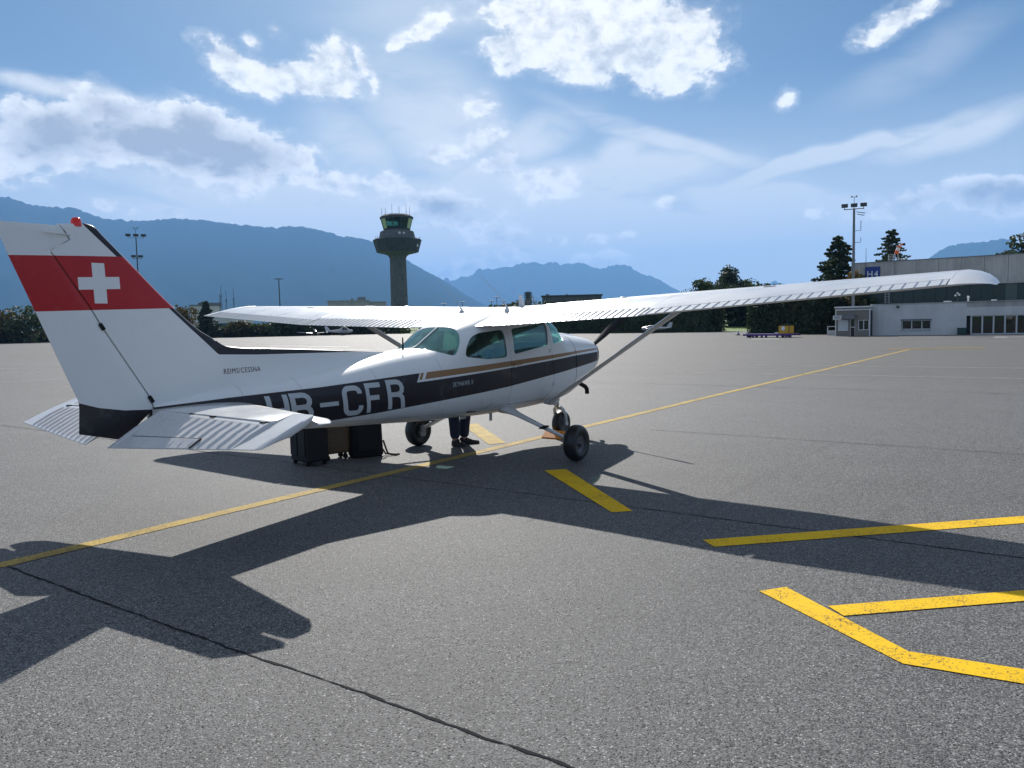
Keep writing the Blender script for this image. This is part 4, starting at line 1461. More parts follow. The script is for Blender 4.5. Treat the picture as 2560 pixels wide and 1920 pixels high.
for y in (-0.32, 0.40):
    x = 1.62
    z = surf_z(x, y) - 0.004
    bm_ = MB()
    bm_.rings([[Vector((x + a * 0.075, y + b * 0.02, z)) for a, b in ((-1, 0), (-.4, 1), (1, 0), (-.4, -1))],
               [Vector((x + 0.0 + a * 0.032, y + b * 0.012, z + 0.05)) for a, b in ((-1, 0), (-.4, 1), (1, 0), (-.4, -1))],
               [Vector((x + 0.045 + a * 0.010, y + b * 0.006, z + 0.105)) for a, b in ((-1, 0), (-.4, 1), (1, 0), (-.4, -1))]])
    ant = obj('antenna_base', bm_, M_WHITE, plane, 60)
    wm = MB(); wm.tube([(x + 0.045, y, z + 0.10), (x + 0.10, y - 0.10, z + 0.26), (x + 0.19, y - 0.25, z + 0.44)], [0.0035, 0.003, 0.002], 6)
    obj('whip_rod', wm, M_ALU, ant)
bm_ = MB(); x, y = 1.15, 0.30; z = surf_z(x, y) - 0.005
bm_.rings([[Vector((x + a * 0.075, y + b * 0.014, z)) for a, b in ((-1, 0), (-.3, 1), (1, 0), (-.3, -1))],
           [Vector((x + 0.035 + a * 0.03, y + b * 0.006, z + 0.15)) for a, b in ((-1, 0), (-.3, 1), (1, 0), (-.3, -1))]])
obj('blade_antenna', bm_, M_WHITE, plane, 60)
wa = MB(); wa.tube([(3.13, 0.05, 1.385), (3.13, 0.05, 1.42), (3.13, 0.05, 1.54)], [0.016, 0.011, 0.007], 10)
obj('whip_antenna', wa, M_BLACK, plane, 60)
for path_ in (((1.68, -0.31, surf_z(1.68, -.31) + .004), (2.1, -0.2, float(FT(2.1)) * 0 + 1.785), (2.44, -0.02, 1.662)), ((1.68, 0.41, surf_z(1.68, .41) + .004), (1.9, 0.47, wing_pt(1.9, .47) + 0.012), (2.27, 0.50, 1.668)), ((1.22, 0.30, surf_z(1.22, .3) + .003), (1.6, 0.12, surf_z(1.6, .12) + .006), (2.0, -0.05, 1.83))):
    ca = MB(); ca.tube(path_, 0.004, 6); obj('antenna_cable', ca, M_SEAM, plane)
for c_, d_ in (((1.72, 0.18, 0.505), (0.05, 0.01, 0.10)), ((2.05, 0.0, 0.53), (0.10, 0.02, 0.05))):
    bf = MB(); bf.obox(c_, d_); obj('belly_antenna', bf, M_WHITE, plane)
# door hinge, pitot and small fittings
for x, z in ((0.80, 0.86), (0.90, 1.30)):
    fx_m = MB(); fx_m.obox((x, side_y(x, z) + 0.004, z), (0.03, 0.012, 0.05)); obj('door_hinge', fx_m, M_WHITE, plane)

# cabin interior
ins = MB(); ins.box((0.40, -0.40, 0.64), (2.45, 0.40, 0.66))
obj('cabin_floor', ins, M_CARPET, plane)
ip_ = MB(); ip_.box((0.46, -0.44, 1.08), (0.58, 0.44, 1.385)); ip_.obox((0.55, 0, 1.40), (0.20, 0.84, 0.03))
obj('instrument_panel', ip_, M_BLACK, plane)
for sy_ in (-0.25, 0.25):
    st_ = MB()
    st_.rings([[Vector((x, sy_ + yy, zz)) for yy in (-0.20, 0.20)] + [Vector((x, sy_ + yy, zz - 0.10)) for yy in (0.20, -0.20)] for x, zz in ((0.88, 0.93), (0.95, 0.955), (1.30, 0.935))])
    seat = obj('seat', st_, M_SEAT, plane, 50)
    bk = MB()
    bk.rings([[Vector((xx, sy_ + yy, zz)) for yy in (-w_, w_)] + [Vector((xx + 0.09, sy_ + yy, zz + 0.01)) for yy in (w_, -w_)] for xx, zz, w_ in ((1.24, 0.90, .20), (1.30, 1.10, .21), (1.36, 1.32, .19), (1.39, 1.42, .14))])
    bk.rings([[Vector((xx, sy_ + yy, zz)) for yy in (-w_, w_)] + [Vector((xx + 0.07, sy_ + yy, zz + 0.01)) for yy in (w_, -w_)] for xx, zz, w_ in ((1.39, 1.43, .10), (1.40, 1.49, .12), (1.42, 1.545, .09))])
    obj('seat_back', bk, M_SEAT, seat, 50)
rs = MB(); rs.box((1.86, -0.44, 0.80), (2.24, 0.44, 0.96)); rs.obox((2.30, 0, 1.12), (0.12, 0.86, 0.46), ry=math.radians(14))
obj('rear_seat', rs, M_SEAT, plane)
bw = MB(); bw.box((2.76, -0.36, 0.68), (2.78, 0.36, 1.22))
obj('baggage_wall', bw, M_TRIM, plane)
for sy_ in (-0.25, 0.25):
    yk = MB()
    yk.tube([(0.55, sy_, 1.28), (0.70, sy_, 1.28)], 0.013, 8)
    yk.tube([(0.70, sy_ - 0.12, 1.35), (0.70, sy_ - 0.13, 1.28), (0.70, sy_ + 0.13, 1.28), (0.70, sy_ + 0.12, 1.35)], 0.012, 8)
    obj('control_yoke', yk, M_BLACK, plane)
pass

# ---- lettering
M_LETTER = simple_mat('registration_letters', (0.50, 0.53, 0.55), 0.5)
M_BROWN = simple_mat('brown_lettering', (0.10, 0.028, 0.022), 0.6)


def arc(cx, cz, rx, rz, a0, a1, n=7):
    return [(cx + rx * math.cos(math.radians(a)), cz + rz * math.sin(math.radians(a))) for a in np.linspace(a0, a1, n)]


S_ = 0.115   # half stroke, letters are 1 wide-ish unit by 1.4 tall
GL = {
    'H': [[(0.115, 0), (0.115, 1.4)], [(0.885, 0), (0.885, 1.4)], [(0.115, .7), (0.885, .7)]],
    'B': [[(0.115, 0), (0.115, 1.4)], [(0.115, 1.285), (.58, 1.285)] + arc(.58, 1.0, .28, .285, 90, -70) + [(.55, .73)], [(0.115, .73), (.60, .73)] + arc(.60, .42, .285, .305, 90, -90) + [(0.115, .115)]],
    '-': [[(0.02, .7), (0.98, .7)]],
    'C': [[(.885, 1.0)] + arc(.63, 1.03, .255, .255, 0, 90) + arc(.37, 1.03, .255, .255, 90, 180) + arc(.37, .37, .255, .255, 180, 270) + arc(.63, .37, .255, .255, 270, 360) + [(.885, .44)]],
    'F': [[(0.115, 0), (0.115, 1.4)], [(0.115, 1.285), (.95, 1.285)], [(0.115, .70), (.80, .70)]],
    'R': [[(0.115, 0), (0.115, 1.4)], [(0.115, 1.285), (.58, 1.285)] + arc(.58, .985, .285, .30, 90, -90) + [(0.115, .685)], [(.54, .685), (.70, .64), (.82, .52), (.865, .0)]],
}


def stroke(path, hw, step=0.12):
    """ribbon quads along a polyline with mitred joints"""
    path = [path[0]] + [q for p_, q in zip(path[:-1], path[1:]) if (Vector(q) - Vector(p_)).length > 1e-4]
    P_ = [Vector(path[0])]
    for a, b in zip(path[:-1], path[1:]):
        a, b = Vector(a), Vector(b); n = max(1, int((b - a).length / step))
        for i in range(1, n + 1): P_.append(a + (b - a) * i / n)
    L = []
    for i, p in enumerate(P_):
        d0 = (p - P_[i - 1]).normalized() if i else None
        d1 = (P_[i + 1] - p).normalized() if i < len(P_) - 1 else None
        if d0 is None: n_ = Vector((-d1.y, d1.x)); k = 1
        elif d1 is None: n_ = Vector((-d0.y, d0.x)); k = 1
        else:
            n0, n1 = Vector((-d0.y, d0.x)), Vector((-d1.y, d1.x)); n_ = (n0 + n1).normalized(); k = 1 / max(0.5, n_.dot(n0))
        L.append((p + n_ * hw * k, p - n_ * hw * k))
    return L


for ch, xa, wid, zb_, ht in (('H', 5.062, .222, .776, .288), ('B', 4.822, .232, .779, .290), ('-', 4.520, .222, .781, .30), ('C', 4.252, .236, .790, .302), ('F', 3.972, .200, .799, .303), ('R', 3.706, .230, .808, .308)):
    mb = MB()
    for si, path in enumerate(GL[ch]):
        L = stroke(path, S_ * (1.0 if ch != '-' else 0.85))
        vv = []
        for a, b in L:
            for q in (a, b):
                z = zb_ + q.y / 1.4 * ht
                x = xa - q.x * wid + (z - zb_) * 0.19
                vv.append((x, side_y(x, z) + 0.0025 + 0.0006 * si, z))
        mb.add(vv, [(2 * i, 2 * i + 1, 2 * i + 3, 2 * i + 2) for i in range(len(L) - 1)])
    obj('registration_letter', mb, M_LETTER, plane)


def text_mesh(body, size, shear=0.0, sx=1.0):
    cu = bpy.data.curves.new('txt', 'FONT'); cu.body = body; cu.size = size; cu.shear = shear; cu.resolution_u = 3
    cu.offset = 0.0; cu.space_character = 1.18
    to = bpy.data.objects.new('txt', cu); COL.objects.link(to)
    me = evaluated(to)
    bpy.data.objects.remove(to)
    for v in me.vertices: v.co.x *= sx
    return me


bv = BVHTree.FromPolygons([Vector(v) for v in DORSAL_BVH_SRC.v], DORSAL_BVH_SRC.f)
me = text_mesh('REIMS/CESSNA', 0.066, sx=0.80)
w_ = max(v.co.x for v in me.vertices)
for v in me.vertices:
    x = 5.40 - v.co.x * (0.385 / w_); z = 1.280 + v.co.y + (5.40 - x) * 0.008
    h = bv.ray_cast(Vector((x, 2, z)), Vector((0, -1, 0)))
    y = max(h[0].y if h[0] else 0, side_y(x, z))
    v.co = (x, y + 0.0025, z)
link_mesh('maker_lettering', me, M_BROWN, plane)
me = text_mesh('SKYHAWK II', 0.078, sx=0.8)
w_ = max(v.co.x for v in me.vertices)
for v in me.vertices:
    x = 2.815 - v.co.x * (0.318 / w_); z = 0.971 + v.co.y + (2.815 - x) * 0.038
    v.co = (x, side_y(x, z) + 0.0025, z)
link_mesh('model_lettering', me, M_LETTER, plane)

# ================================================================== THINGS ROUND THE AIRCRAFT
M_CASE = simple_mat('black_suitcase_fabric', (0.012, 0.012, 0.014), 0.75, var=0.4, scale=40)
M_BAG = simple_mat('black_bag_cloth', (0.010, 0.011, 0.014), 0.85, var=0.4, scale=30)
M_ORANGE = simple_mat('orange_chock', (0.72, 0.25, 0.02), 0.5)


def rounded_box(mb, lo, hi, r, nseg=3):
    bm = bmesh.new()
    bmesh.ops.create_cube(bm, size=1)
    for v in bm.verts:
        v.co = Vector([(lo[i] + hi[i]) / 2 + v.co[i] * (hi[i] - lo[i]) for i in range(3)])
    bmesh.ops.bevel(bm, geom=bm.edges[:] + bm.verts[:], offset=r, segments=nseg, affect='EDGES', profile=0.6)
    bm.verts.index_update()
    mb.add([v.co[:] for v in bm.verts], [[v.index for v in f.verts] for f in bm.faces])
    bm.free()


# big upright suitcase
t = thing('suitcase', 'large black upright suitcase nearest the tail, standing under the rear fuselage', 'suitcase', (3.205, -1.50, 0), math.radians(-12), 'luggage under the rear fuselage')
mb = MB(); rounded_box(mb, (-0.15, -0.21, 0.045), (0.15, 0.21, 0.70), 0.035); obj('case_shell', mb, M_CASE, t, 40)
for x in (-0.11, 0.11):
    for y in (-0.16, 0.16):
        mb = MB(); mb.lathe((x, y - 0.012, 0.026), (0, 1, 0), [(0, 0), (0.026, 0), (0.026, 0.024), (0, 0.024)], 14); obj('caster', mb, M_BLACK, t, 40)
mb = MB(); mb.tube([(-0.16, -0.07, 0.3), (-0.175, -0.07, 0.33), (-0.175, 0.07, 0.33), (-0.16, 0.07, 0.3)], 0.012, 8); obj('side_handle', mb, M_BLACK, t)
mb = MB()
for y in (-0.10, 0.10): rounded_box(mb, (0.150, y - 0.085, 0.12), (0.162, y + 0.085, 0.62), 0.005, 1)
rounded_box(mb, (0.150, -0.185, 0.645), (0.158, 0.185, 0.665), 0.003, 1)
obj('front_pocket', mb, M_CASE, t, 40)

# brown hard case on wheels
m, nt, bs = new_mat('brown_ribbed_case')
n = nt.noise(nt.mapping(obj_coords(nt), scale=(6, 6, 60)), 1.0, 4, 0.6, 1.2)
nt.put(bs.inputs['Base Color'], nt.mix(n, (0.085, 0.055, 0.032), (0.20, 0.135, 0.075))); bs.inputs['Roughness'].default_value = 0.42
t = thing('suitcase', 'brown ribbed hard suitcase on casters between the two black bags', 'suitcase', (2.80, -1.52, 0), math.radians(-20), 'luggage under the rear fuselage')
mb = MB(); rounded_box(mb, (-0.17, -0.12, 0.075), (0.17, 0.12, 0.62), 0.04); obj('case_shell', mb, m, t, 40)
for k in range(14):
    mb = MB(); rounded_box(mb, (-0.174, -0.124, 0.125 + k * 0.034), (0.174, 0.124, 0.139 + k * 0.034), 0.004, 1); obj('case_rib', mb, m, t, 40)
for x in (-0.12, 0.12):
    for y in (-0.08, 0.08):
        mb = MB(); mb.lathe((x, y - 0.014, 0.032), (0, 1, 0), [(0, 0), (0.032, 0), (0.032, 0.028), (0, 0.028)], 14)
        mb.obox((x, y, 0.062), (0.03, 0.04, 0.03)); obj('caster', mb, M_BLACK, t, 40)

# soft black bag
t = thing('travel_bag', 'soft black travel bag with a strap trailing on the asphalt, farthest forward of the luggage', 'bag', (2.46, -1.30, 0), math.radians(-28), 'luggage under the rear fuselage')
mb = MB(); rings = []
for z, a, b in ((0.0, .19, .12), (0.03, .215, .145), (.2, .21, .14), (.4, .195, .125), (.55, .18, .105), (.62, .15, .07), (.64, .10, .03)):
    rings.append([(a * math.copysign(abs(math.cos(q)) ** 0.5, math.cos(q)) + 0.012 * math.sin(7 * q + z * 9), b * math.copysign(abs(math.sin(q)) ** 0.5, math.sin(q)), z) for q in np.linspace(0, 2 * math.pi, 25)[:-1]])
mb.rings(rings); obj('bag_body', mb, M_BAG, t, 50)
mb = MB(); rounded_box(mb, (-0.15, 0.12, 0.08), (0.15, 0.165, 0.40), 0.02); obj('bag_pocket', mb, M_BAG, t, 40)
mb = MB(); mb.tube([(-0.20, 0.05, 0.10), (-0.24, 0.08, 0.02), (-0.31, 0.10, 0.012), (-0.36, 0.17, 0.012), (-0.40, 0.16, 0.012)], 0.011, 8)
mb.tube([(-0.21, 0.09, 0.2), (-0.25, 0.13, 0.04), (-0.29, 0.18, 0.015), (-0.36, 0.19, 0.014)], 0.012, 8); obj('strap', mb, M_BAG, t)
mb = MB(); mb.obox((-0.13, 0.14, 0.58), (0.07, 0.008, 0.10), rz=0.1); obj('luggage_tag', mb, simple_mat('grey_tag', (0.35, 0.36, 0.34), 0.7), t)

# chock behind the nose wheel
mb = MB(); mb.prism([(0.0, 0.0), (0.19, 0.0), (0.19, 0.02), (0.07, 0.105), (0.03, 0.105)], 'y', 'y', -0.16, 0.14)
c = obj('wheel_chock', mb, M_ORANGE); c.location = (-0.06, 0.05, 0.0)
tag(c, 'orange wedge wheel chock on the ground behind the nose wheel', 'wheel chock')

# ---- person leaning into the open far door
M_SKIN = simple_mat('skin', (0.42, 0.24, 0.17), 0.55, scale=20)
M_JEANS = simple_mat('dark_jeans', (0.018, 0.026, 0.055), 0.85, var=0.3, scale=25)
M_SHIRT = simple_mat('dark_shirt', (0.03, 0.035, 0.045), 0.85)
M_HAIR = simple_mat('dark_hair', (0.025, 0.018, 0.013), 0.7)
M_SHOE = simple_mat('dark_shoe', (0.012, 0.012, 0.014), 0.6)


def skinned(name, verts, edges, radii, mat, parent, root=0, sub=2):
    me = bpy.data.meshes.new(name); me.from_pydata([tuple(v) for v in verts], edges, [])
    o = bpy.data.objects.new(name, me); COL.objects.link(o)
    md = o.modifiers.new('s', 'SKIN')
    for i, v in enumerate(me.skin_vertices[0].data):
        r_ = radii[i]; v.radius = r_ if hasattr(r_, '__len__') else (r_, r_)
        v.use_root = (i == root)
    sd = o.modifiers.new('u', 'SUBSURF'); sd.levels = sub; sd.render_levels = sub
    m2 = evaluated(o)
    bpy.data.objects.remove(o)
    return link_mesh(name, m2, mat, parent, 180, fix=False)


person = thing('person', 'person in dark jeans standing behind the aircraft and leaning in through its far door', 'person', (0, 0, 0))
pel = (1.16, -0.84, 0.88); chest = (1.25, -0.44, 1.31); neck = (1.27, -0.25, 1.46); head = (1.26, -0.14, 1.56)
V_ = [pel, (1.20, -0.66, 1.08), chest, neck, head, (1.24, -0.10, 1.65),
      (1.25, -0.82, 0.80), (1.27, -0.80, 0.46), (1.245, -0.80, 0.12), (1.25, -0.79, 0.05),
      (1.06, -0.83, 0.80), (1.03, -0.78, 0.46), (1.07, -0.79, 0.12), (1.06, -0.78, 0.05),
      (1.43, -0.36, 1.42), (1.62, -0.12, 1.45), (1.32, 0.02, 1.32), (1.14, 0.06, 1.245),
      (1.08, -0.33, 1.39), (0.98, -0.10, 1.20), (0.94, 0.14, 1.06)]
E_ = [(0, 1), (1, 2), (2, 3), (3, 4), (4, 5), (0, 6), (6, 7), (7, 8), (8, 9), (0, 10), (10, 11), (11, 12), (12, 13), (2, 14), (14, 15), (15, 16), (16, 17), (2, 18), (18, 19), (19, 20)]
R_ = [.11, .12, .15, .06, .095, .085, .06, .05, .042, .045, .06, .05, .042, .045, .058, .045, .036, .028, .058, .045, .034]
skinned('body', V_, E_, R_, M_SKIN, person)
skinned('jeans', [pel, (1.25, -0.82, 0.80), (1.272, -0.80, 0.46), (1.25, -0.805, 0.22), (1.245, -0.80, 0.075), (1.055, -0.83, 0.80), (1.028, -0.78, 0.46), (1.06, -0.79, 0.22), (1.068, -0.79, 0.075), (1.19, -0.74, 0.94)],
        [(0, 1), (1, 2), (2, 3), (3, 4), (0, 5), (5, 6), (6, 7), (7, 8), (0, 9)], [.17, .105, .085, .075, .078, .105, .085, .075, .078, .165], M_JEANS, person)
skinned('shirt', [(1.18, -0.76, 0.97), (1.20, -0.64, 1.10), chest, (1.26, -0.32, 1.40), (1.43, -0.36, 1.42), (1.52, -0.25, 1.435), (1.08, -0.33, 1.39), (1.03, -0.22, 1.30)],
        [(0, 1), (1, 2), (2, 3), (2, 4), (4, 5), (2, 6), (6, 7)], [.17, .165, .185, .10, .078, .066, .078, .066], M_SHIRT, person)
mb = MB(); rings = []
for a in np.linspace(0.02, 0.62, 9):
    rings.append([Vector((1.252, -0.14, 1.605)) + Vector((0.108 * math.sin(a * math.pi) * math.cos(q), 0.112 * math.sin(a * math.pi) * math.sin(q) - 0.012, 0.115 * math.cos(a * math.pi))) for q in np.linspace(0, 2 * math.pi, 19)[:-1]])
mb.rings(rings); obj('hair', mb, M_HAIR, person, 180)
for hx_, d_ in (((1.14, 0.06, 1.245), -1), ((0.94, 0.14, 1.06), -1)):
    for k, (dy, ln) in enumerate(((-0.026, .062), (-0.009, .074), (0.009, .07), (0.026, .056))):
        b = Vector(hx_) + Vector((-0.03, dy, -0.004))
        skinned('finger', [b, b + Vector((-ln * .5, dy * .2, -0.004)), b + Vector((-ln * .85, dy * .2, -0.022)), b + Vector((-ln, dy * .2, -0.04))], [(0, 1), (1, 2), (2, 3)], [.009, .0085, .008, .006], M_SKIN, person, sub=1)
    b = Vector(hx_) + Vector((0.0, -0.03, 0))
    skinned('thumb', [b, b + Vector((-0.03, -0.022, -.012)), b + Vector((-0.055, -0.022, -.03))], [(0, 1), (1, 2)], [.011, .010, .008], M_SKIN, person, sub=1)
for hl, to in (((1.235, -0.83), (1.295, -0.57)), ((1.09, -0.82), (0.915, -0.60))):
    h = Vector((*hl, 0)); d = (Vector((*to, 0)) - h); L = d.length; d.normalize(); w_ = Vector((-d.y, d.x, 0))
    mb = MB(); rings = []
    for f_, hw, ht in ((0.0, .028, .07), (.06, .038, .095), (.25, .042, .10), (.45, .043, .085), (.65, .05, .06), (.85, .046, .05), (.96, .03, .042), (1.0, .012, .03)):
        o_ = h + d * (f_ * L - 0.03)
        rings.append([o_ + w_ * hw + Vector((0, 0, .004)), o_ + w_ * hw * 1.02 + Vector((0, 0, ht * .45)), o_ + w_ * hw * .6 + Vector((0, 0, ht)), o_ - w_ * hw * .6 + Vector((0, 0, ht)), o_ - w_ * hw * 1.02 + Vector((0, 0, ht * .45)), o_ - w_ * hw + Vector((0, 0, .004))])
    mb.rings(rings); sh_ = obj('shoe', mb, M_SHOE, person, 60)

# ================================================================== BUILDINGS ON THE RIGHT
def concrete(name, a, b, scale=0.7, streak=True, rough=0.9):
    m, nt, bs = new_mat(name)
    P = pos_coords(nt)
    n = nt.noise(P, scale, 7, 0.65)
    st = nt.noise(nt.mapping(P, scale=(2.2, 2.2, 0.25)), 1.2, 5, 0.6)
    f = nt.math('ADD', nt.math('MULTIPLY', n, 0.6), nt.math('MULTIPLY', st, 0.5))
    c = nt.mix(nt.smooth(f, 0.35, 0.78), a, b)
    nt.put(bs.inputs['Base Color'], c); bs.inputs['Roughness'].default_value = rough
    bump(nt, bs, nt.noise(P, 12, 5, 0.6), 0.2, 0.02)
    return m


M_CONC = concrete('weathered_concrete', (0.32, 0.315, 0.30), (0.48, 0.475, 0.455))
M_CONC2 = concrete('pale_render', (0.54, 0.54, 0.53), (0.66, 0.66, 0.65))
M_CONC_D = concrete('dark_tower_concrete', (0.085, 0.085, 0.085), (0.16, 0.16, 0.155))
M_GREEN = simple_mat('dark_green_cladding', (0.012, 0.032, 0.028), 0.35, var=0.3, scale=1.5)
M_GREEN_L = simple_mat('pale_green_cladding', (0.07, 0.10, 0.09), 0.5)
M_FRAME = simple_mat('white_window_frame', (0.55, 0.57, 0.58), 0.5)
M_FASCIA = simple_mat('white_fascia', (0.75, 0.76, 0.76), 0.5)
M_TAUPE = simple_mat('taupe_kiosk_wall', (0.24, 0.215, 0.185), 0.8)
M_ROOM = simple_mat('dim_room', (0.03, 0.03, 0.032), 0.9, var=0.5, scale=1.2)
M_BLUE = simple_mat('blue_sign', (0.012, 0.035, 0.22), 0.45, var=0.05)
M_SIGNW = simple_mat('white_sign_letters', (0.80, 0.80, 0.80), 0.5, var=0.02)
M_STEELG = simple_mat('galvanised_steel', (0.17, 0.18, 0.19), 0.5, 0.4)
M_POLE = simple_mat('dark_pole', (0.05, 0.055, 0.06), 0.6)
M_PANE = glass_material('window_pane', (0.55, 0.60, 0.60), 1.4)


def text_obj(name, body, size, mat, parent, M, sx=1.0, bold=0.012):
    me = text_mesh(body, size, sx=sx)
    xs = [v.co.x for v in me.vertices]; ys = [v.co.y for v in me.vertices]
    for v in me.vertices: v.co.x -= (min(xs) + max(xs)) / 2; v.co.y -= (min(ys) + max(ys)) / 2
    me.transform(M)
    return link_mesh(name, me, mat, parent)


# facing +X: local text x -> +Y, local text y -> +Z
FACE_X = Matrix(((0, 0, 1, 0), (1, 0, 0, 0), (0, 1, 0, 0), (0, 0, 0, 1)))

han = thing('hangar', 'long concrete hangar with dark green cladding band and flat roof, behind the right wing tip', 'hangar', (-72, -11.3, 0))
def hobj(name, mb, mat, parent=None, **k):
    """children keep world-space vertices; shift them to the thing's base"""
    p = parent or han
    root = p
    while root.parent is not None: root = root.parent
    off = root.location
    mb.v = [(v[0] - off[0], v[1] - off[1], v[2] - off[2]) for v in mb.v]
    return obj(name, mb, mat, p, **k)


mb = MB(); mb.box((-104, -11.28, 0.0), (-72.35, 46, 6.5)); core_w = hobj('wall', mb, M_CONC)
ys = [-11.34, -9.30, -7.49, -5.68, -3.86, -2.05, -0.24, 1.56] + [1.56 + 1.81 * k for k in range(1, 25)]
base_me = None
for a, b in zip(ys[:-1], ys[1:]):
    mb = MB(); mb.box((-72.34, a + 0.012, 4.21), (-72.0, b - 0.012, 6.68)); hobj('wall_panel', mb, M_CONC)
mb = MB(); mb.box((-72.4, -11.36, 6.683), (-71.93, 46, 6.74)); hobj('parapet_cap', mb, M_STEELG)
k = 0
for a in np.arange(-11.3, 45, 0.905):
    mb = MB(); mb.box((-72.30, a + 0.01, 0.0), (-72.14 - 0.02 * (k % 2), a + 0.895, 4.20))
    hobj('cladding_panel', mb, M_GREEN_L if (0.8 < a < 1.9 and k % 2 == 0) else M_GREEN); k += 1
mb = MB(); mb.box((-72.36, -11.36, 0), (-72.0, -11.0, 4.20)); hobj('corner_post', mb, M_CONC2)

sg = thing('sign', 'square dark blue sign reading H4 in white on the hangar wall', 'sign', (-71.99, -9.41, 5.30))
mb = MB(); mb.box((0, -0.67, 0), (0.08, 0.66, 0.98)); obj('sign_board', mb, M_BLUE, sg)
text_obj('sign_lettering', 'H4', 0.82, M_SIGNW, sg, Matrix.Translation((0.085, 0.02, 0.30)) @ FACE_X, 0.95)

lad = thing('roof_ladder', 'grey caged access ladder standing up on the hangar roof edge', 'ladder', (-72.15, -7.85, 6.74))
mb = MB()
for y in (-0.22, 0.22): mb.tube([(0, y, 0), (0, y, 0.62)], 0.035, 6)
obj('ladder_rail', mb, M_FRAME, lad)
for z in (0.12, 0.28, 0.44, 0.60):
    mb = MB(); mb.tube([(0, -0.22, z), (0, 0.22, z)], 0.02, 6); obj('rung', mb, M_FRAME, lad)
lad2 = thing('wall_ladder', 'short pale ladder fixed to the green cladding above the low annex roof', 'ladder', (-72.0, -8.12, 2.75))
for y in (-0.17, 0.17):
    mb = MB(); mb.tube([(0, y, 0), (0, y, 1.0)], 0.03, 6); obj('ladder_rail', mb, M_FRAME, lad2)
for k in range(4):
    mb = MB(); mb.tube([(0, -0.17, .15 + k * .25), (0, 0.17, .15 + k * .25)], 0.02, 6); obj('rung', mb, M_FRAME, lad2)

# wind sock on the hangar roof
ws = thing('windsock', 'orange and white windsock on a lattice stand on the hangar roof', 'windsock', (-73.2, -7.70, 6.5))
mb = MB(); mb.tube([(0, 0.35, 0.2), (0, 0.14, 1.75)], 0.03, 6); obj('pole', mb, M_FRAME, ws)
M_SOCK = [simple_mat('windsock_orange', (0.75, 0.12, 0.03), 0.7), simple_mat('windsock_white', (0.75, 0.72, 0.70), 0.7)]
p0, p1 = Vector((0.0, 0.02, 0.85)), Vector((0.05, 0.44, 2.02))
path = [Vector((0, 0.15, 0.95)), Vector((0, 0.22, 1.25)), Vector((0, 0.32, 1.52)), Vector((0, 0.40, 1.68)), Vector((0, 0.52, 1.78)), Vector((0, 0.66, 1.80))]
for i in range(5):
    mb = MB(); mb.tube([path[i], path[i + 1]], [0.20 - 0.022 * i, 0.20 - 0.022 * (i + 1)], 12); obj('sock_band', mb, M_SOCK[i % 2], ws, smooth=50)
mb = MB()
for y in (0.30, 0.62, 0.94):
    mb.tube([(0, y, 0.2), (0, y, 0.62 - 0.1 * y)], 0.022, 6)
mb.tube([(0, 0.1, 0.62), (0, 1.0, 0.30)], 0.02, 6); mb.tube([(0, 0.1, 0.4), (0, 1.0, 0.5)], 0.02, 6)
obj('stand', mb, M_FRAME, ws)
rod = MB(); rod.tube([(-72.0, -10.02, 5.6), (-72.0, -10.02, 8.1)], [0.035, 0.015], 6)
r_ = obj('lightning_rod', rod, M_POLE); tag(r_, 'thin dark lightning rod rising above the hangar corner beside the blue sign', 'rod')

# low annex
ann = thing('annex_building', 'low pale rendered annex with a three-pane window and glazed front at right', 'building', (-60, -7.25, 0))
WX = -60.0
mb = MB()
mb.box((-72.0, -7.25, 0), (-60.3, 46, 2.50))
for y0, y1, z0, z1 in ((-7.25, -4.98, 0, 2.5), (-2.81, -0.42, 0, 2.5), (-4.98, -2.81, 0, .44), (-4.98, -2.81, 1.22, 2.5)):
    mb.box((-60.299, y0, z0), (WX, y1, z1))
hobj('wall', mb, M_CONC2, ann)
mb = MB(); mb.box((-60.295, -0.418, 1.46), (-59.98, 46, 2.10)); hobj('lintel', mb, M_CONC2, ann)
mb = MB(); mb.box((-60.298, -0.418, 2.102), (-60.02, 46, 2.5)); hobj('upper_band', mb, M_CONC, ann)
mb = MB(); mb.box((-72.0, -7.29, 2.503), (-59.94, 46, 2.56)); hobj('roof_edge', mb, M_CONC, ann)
win = MB(); win.box((-60.28, -4.96, 0.46), (-60.12, -2.83, 0.52)); win.box((-60.28, -4.96, 1.14), (-60.12, -2.83, 1.20))
for y in (-4.96, -4.26, -3.53, -2.90): win.box((-60.275, y, 0.521), (-60.115, y + 0.07, 1.139))
wf = hobj('window', win, M_FRAME, ann)
for y0, y1 in ((-4.89, -4.26), (-4.19, -3.53), (-3.46, -2.90)):
    mb = MB(); mb.box((-60.22, y0 + 0.002, 0.522), (-60.20, y1 - 0.002, 1.138)); hobj('pane', mb, M_PANE, wf)
mb = MB(); mb.box((-60.18, -5.02, 0.40), (-59.93, -2.77, 0.438)); hobj('window_sill', mb, M_FRAME, ann)
mb = MB(); mb.box((-60.1, -5.0, 1.222), (-59.95, -2.79, 1.29)); hobj('shutter_box', mb, M_STEELG, ann)
for i in range(18):
    y0 = -0.10 + i * 0.734
    mb = MB(); mb.box((-60.27, y0 - 0.05, 0.0), (-60.03, y0 + 0.05, 1.459)); hobj('glazing_post', mb, M_FRAME, ann)
    mb = MB(); mb.box((-60.20, y0 + 0.052, 0.10), (-60.18, y0 + 0.682, 1.40)); hobj('pane', mb, M_PANE, ann)
    mb = MB(); mb.box((-60.26, y0 + 0.052, 0.0), (-60.06, y0 + 0.682, 0.098)); mb.box((-60.26, y0 + 0.052, 1.402), (-60.06, y0 + 0.682, 1.458)); hobj('glazing_rail', mb, M_FRAME, ann)
